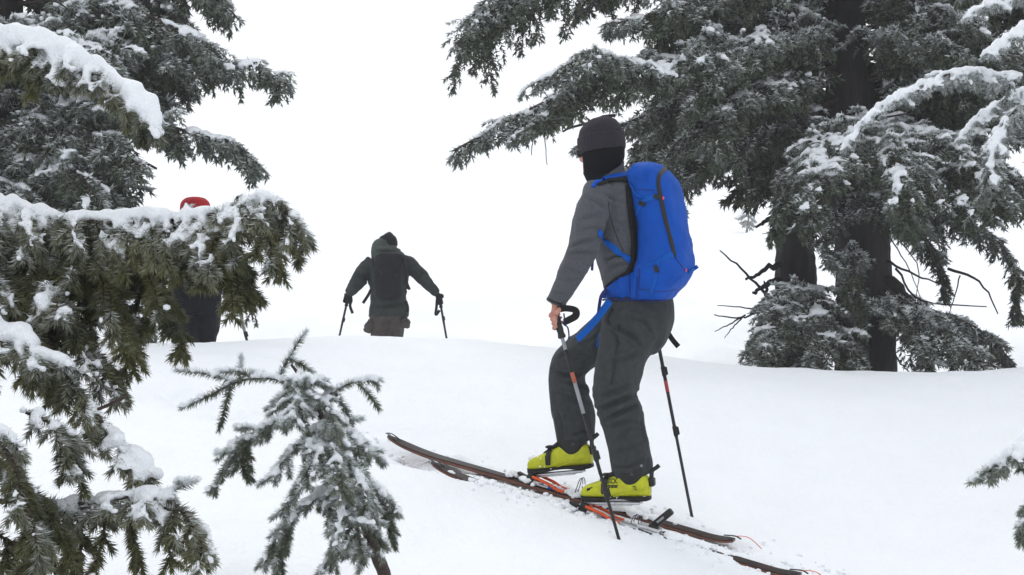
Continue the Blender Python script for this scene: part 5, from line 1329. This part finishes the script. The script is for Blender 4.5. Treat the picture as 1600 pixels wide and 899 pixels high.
# ================================================================ the skier half hidden by the close boughs
CY = 12.6
third = thing('person', 'person in navy trousers and red hat, mostly hidden behind snowy boughs', 'person', (P(300, 0, CY)[0], CY, gz(P(300, 0, CY)[0], CY)))
zg = gz(P(300, 0, CY)[0], CY); pyg = 449.5 - (zg + .03 - CZ) / CY * F
to3 = [(300, 340, CY, 17, .10), (300, 352, CY, 36, .15), (300, 372, CY, 42, .18), (301, 410, CY, 38, .17), (303, 440, CY, 38, .17), (304, 458, CY, 41, .18)]
la3 = [(268, 358, CY, 16, .09), (250, 390, CY - .1, 14, .08), (240, 420, CY - .2, 11, .07), (250, 440, CY - .3, 8, .05)]
ra3 = [(330, 358, CY, 16, .09), (338, 390, CY - .1, 13, .08), (348, 418, CY - .2, 10, .065), (362, 434, CY - .3, 7, .05)]
garment('trousers', [pxloft([(303, 448, CY, 40, .17), (304, 470, CY, 41, .18), (305, 490, CY, 40, .17)]), pxloft([(284, 480, CY, 22, .14), (287, 515, CY - .05, 22, .12), (290, 545, CY - .1, 20, .11), (291, pyg, CY - .1, 17, .10)]), pxloft([(325, 480, CY, 21, .14), (321, 510, CY + .1, 21, .12), (318, 540, CY + .1, 19, .11), (318, pyg, CY + .1, 16, .10)])],
        M['navy'], third, .013, 3, [([(270, 505), ((270 + 300) / 2, (505 + 500) / 2 + 1), (300, 500)], .01, .02)], .008, 8, (1, 1, .6), 9)
garment('jacket', [pxloft(to3), pxloft(la3), pxloft(ra3)], M['navy'], third, .013, 3, (), .009, 8, (1, 1, 1), 8)
hb = Geo().add(*pxloft([(303, 316, CY, 9, .05), (303, 321, CY, 15, .09), (302, 332, CY, 16, .10), (301, 345, CY, 12, .085), (300, 360, CY, 11, .07)]))
for rows_ in (to3, la3, ra3): hb.add(*pxloft(rows_, 14, 3, scale=.68))
V, Fc, N = remesh(hb.verts(), hb.Fc, .014, 2); link('body', mesh_np('body', V, Fc, M['skin']), third)
V, Fc = pxloft([(305, 308, CY, 7, .05), (305, 310, CY, 15, .085), (305, 316, CY, 21.5, .112), (305, 324, CY, 23.5, .12), (305, 334, CY, 23, .118)]); link('beanie', mesh_np('beanie', V, Fc, M['red']), third)
for k_, (arm, e_) in enumerate(((ra3, P(391, 553, 12.2)), (la3, P(230, 570, 12.2)))):
    t_ = P(arm[-1][0], arm[-1][1] + 4, arm[-1][2]); gd_ = nrm(e_ - t_)
    pm, fs = fist_parts(P(*arm[-1][:3]), t_ + gd_ * .05, gd_, np.array([.8 if k_ == 0 else -.8, -.6, .1]), .014, .011, 1.15)
    g = Geo().add(*pm)
    for v, f in fs: g.add(v, f)
    g.obj('glove', M['pack_black'], third)
    if k_ == 0: ski_pole('ski pole with grey upper shaft below the snowy boughs, beside the navy trousers', t_, e_, [(0, .76, .011, 'pole_grey'), (.76, 1.0, .010, 'pole')], None, 1.15, (.74,), True)
#SK1
# ------------------------------------------------------------------ fog
def fog_box(x0, x1, y0, y1, z0, z1, density):
    V = [(x, y, z) for z in (z0, z1) for x, y in ((x0, y0), (x1, y0), (x1, y1), (x0, y1))]
    me = bpy.data.meshes.new('haze')
    me.from_pydata(V, [], [[3, 2, 1, 0], [4, 5, 6, 7], [0, 1, 5, 4], [1, 2, 6, 5], [2, 3, 7, 6], [3, 0, 4, 7]])
    m = bpy.data.materials.new('haze'); m.use_nodes = True
    t = m.node_tree; t.nodes.clear()
    v = t.nodes.new('ShaderNodeVolumePrincipled')
    v.inputs['Color'].default_value = (0.98, 0.985, 0.99, 1)
    v.inputs['Density'].default_value = density
    v.inputs['Density Attribute'].default_value = ''
    v.inputs['Anisotropy'].default_value = 0.0
    o = t.nodes.new('ShaderNodeOutputMaterial'); t.links.new(v.outputs[0], o.inputs['Volume'])
    me.materials.append(m)
    return link('haze', me, kind='stuff', label='pale mountain fog filling the air', category='fog')
zlo, zhi = float(zz.min()), max(float(zz.max()), 11.0)
fog_box(min(xs) - 3, max(xs) + 3, min(ys) - 3, max(ys) + 3, zlo - 1.0, zhi + 2.0, 0.0018)
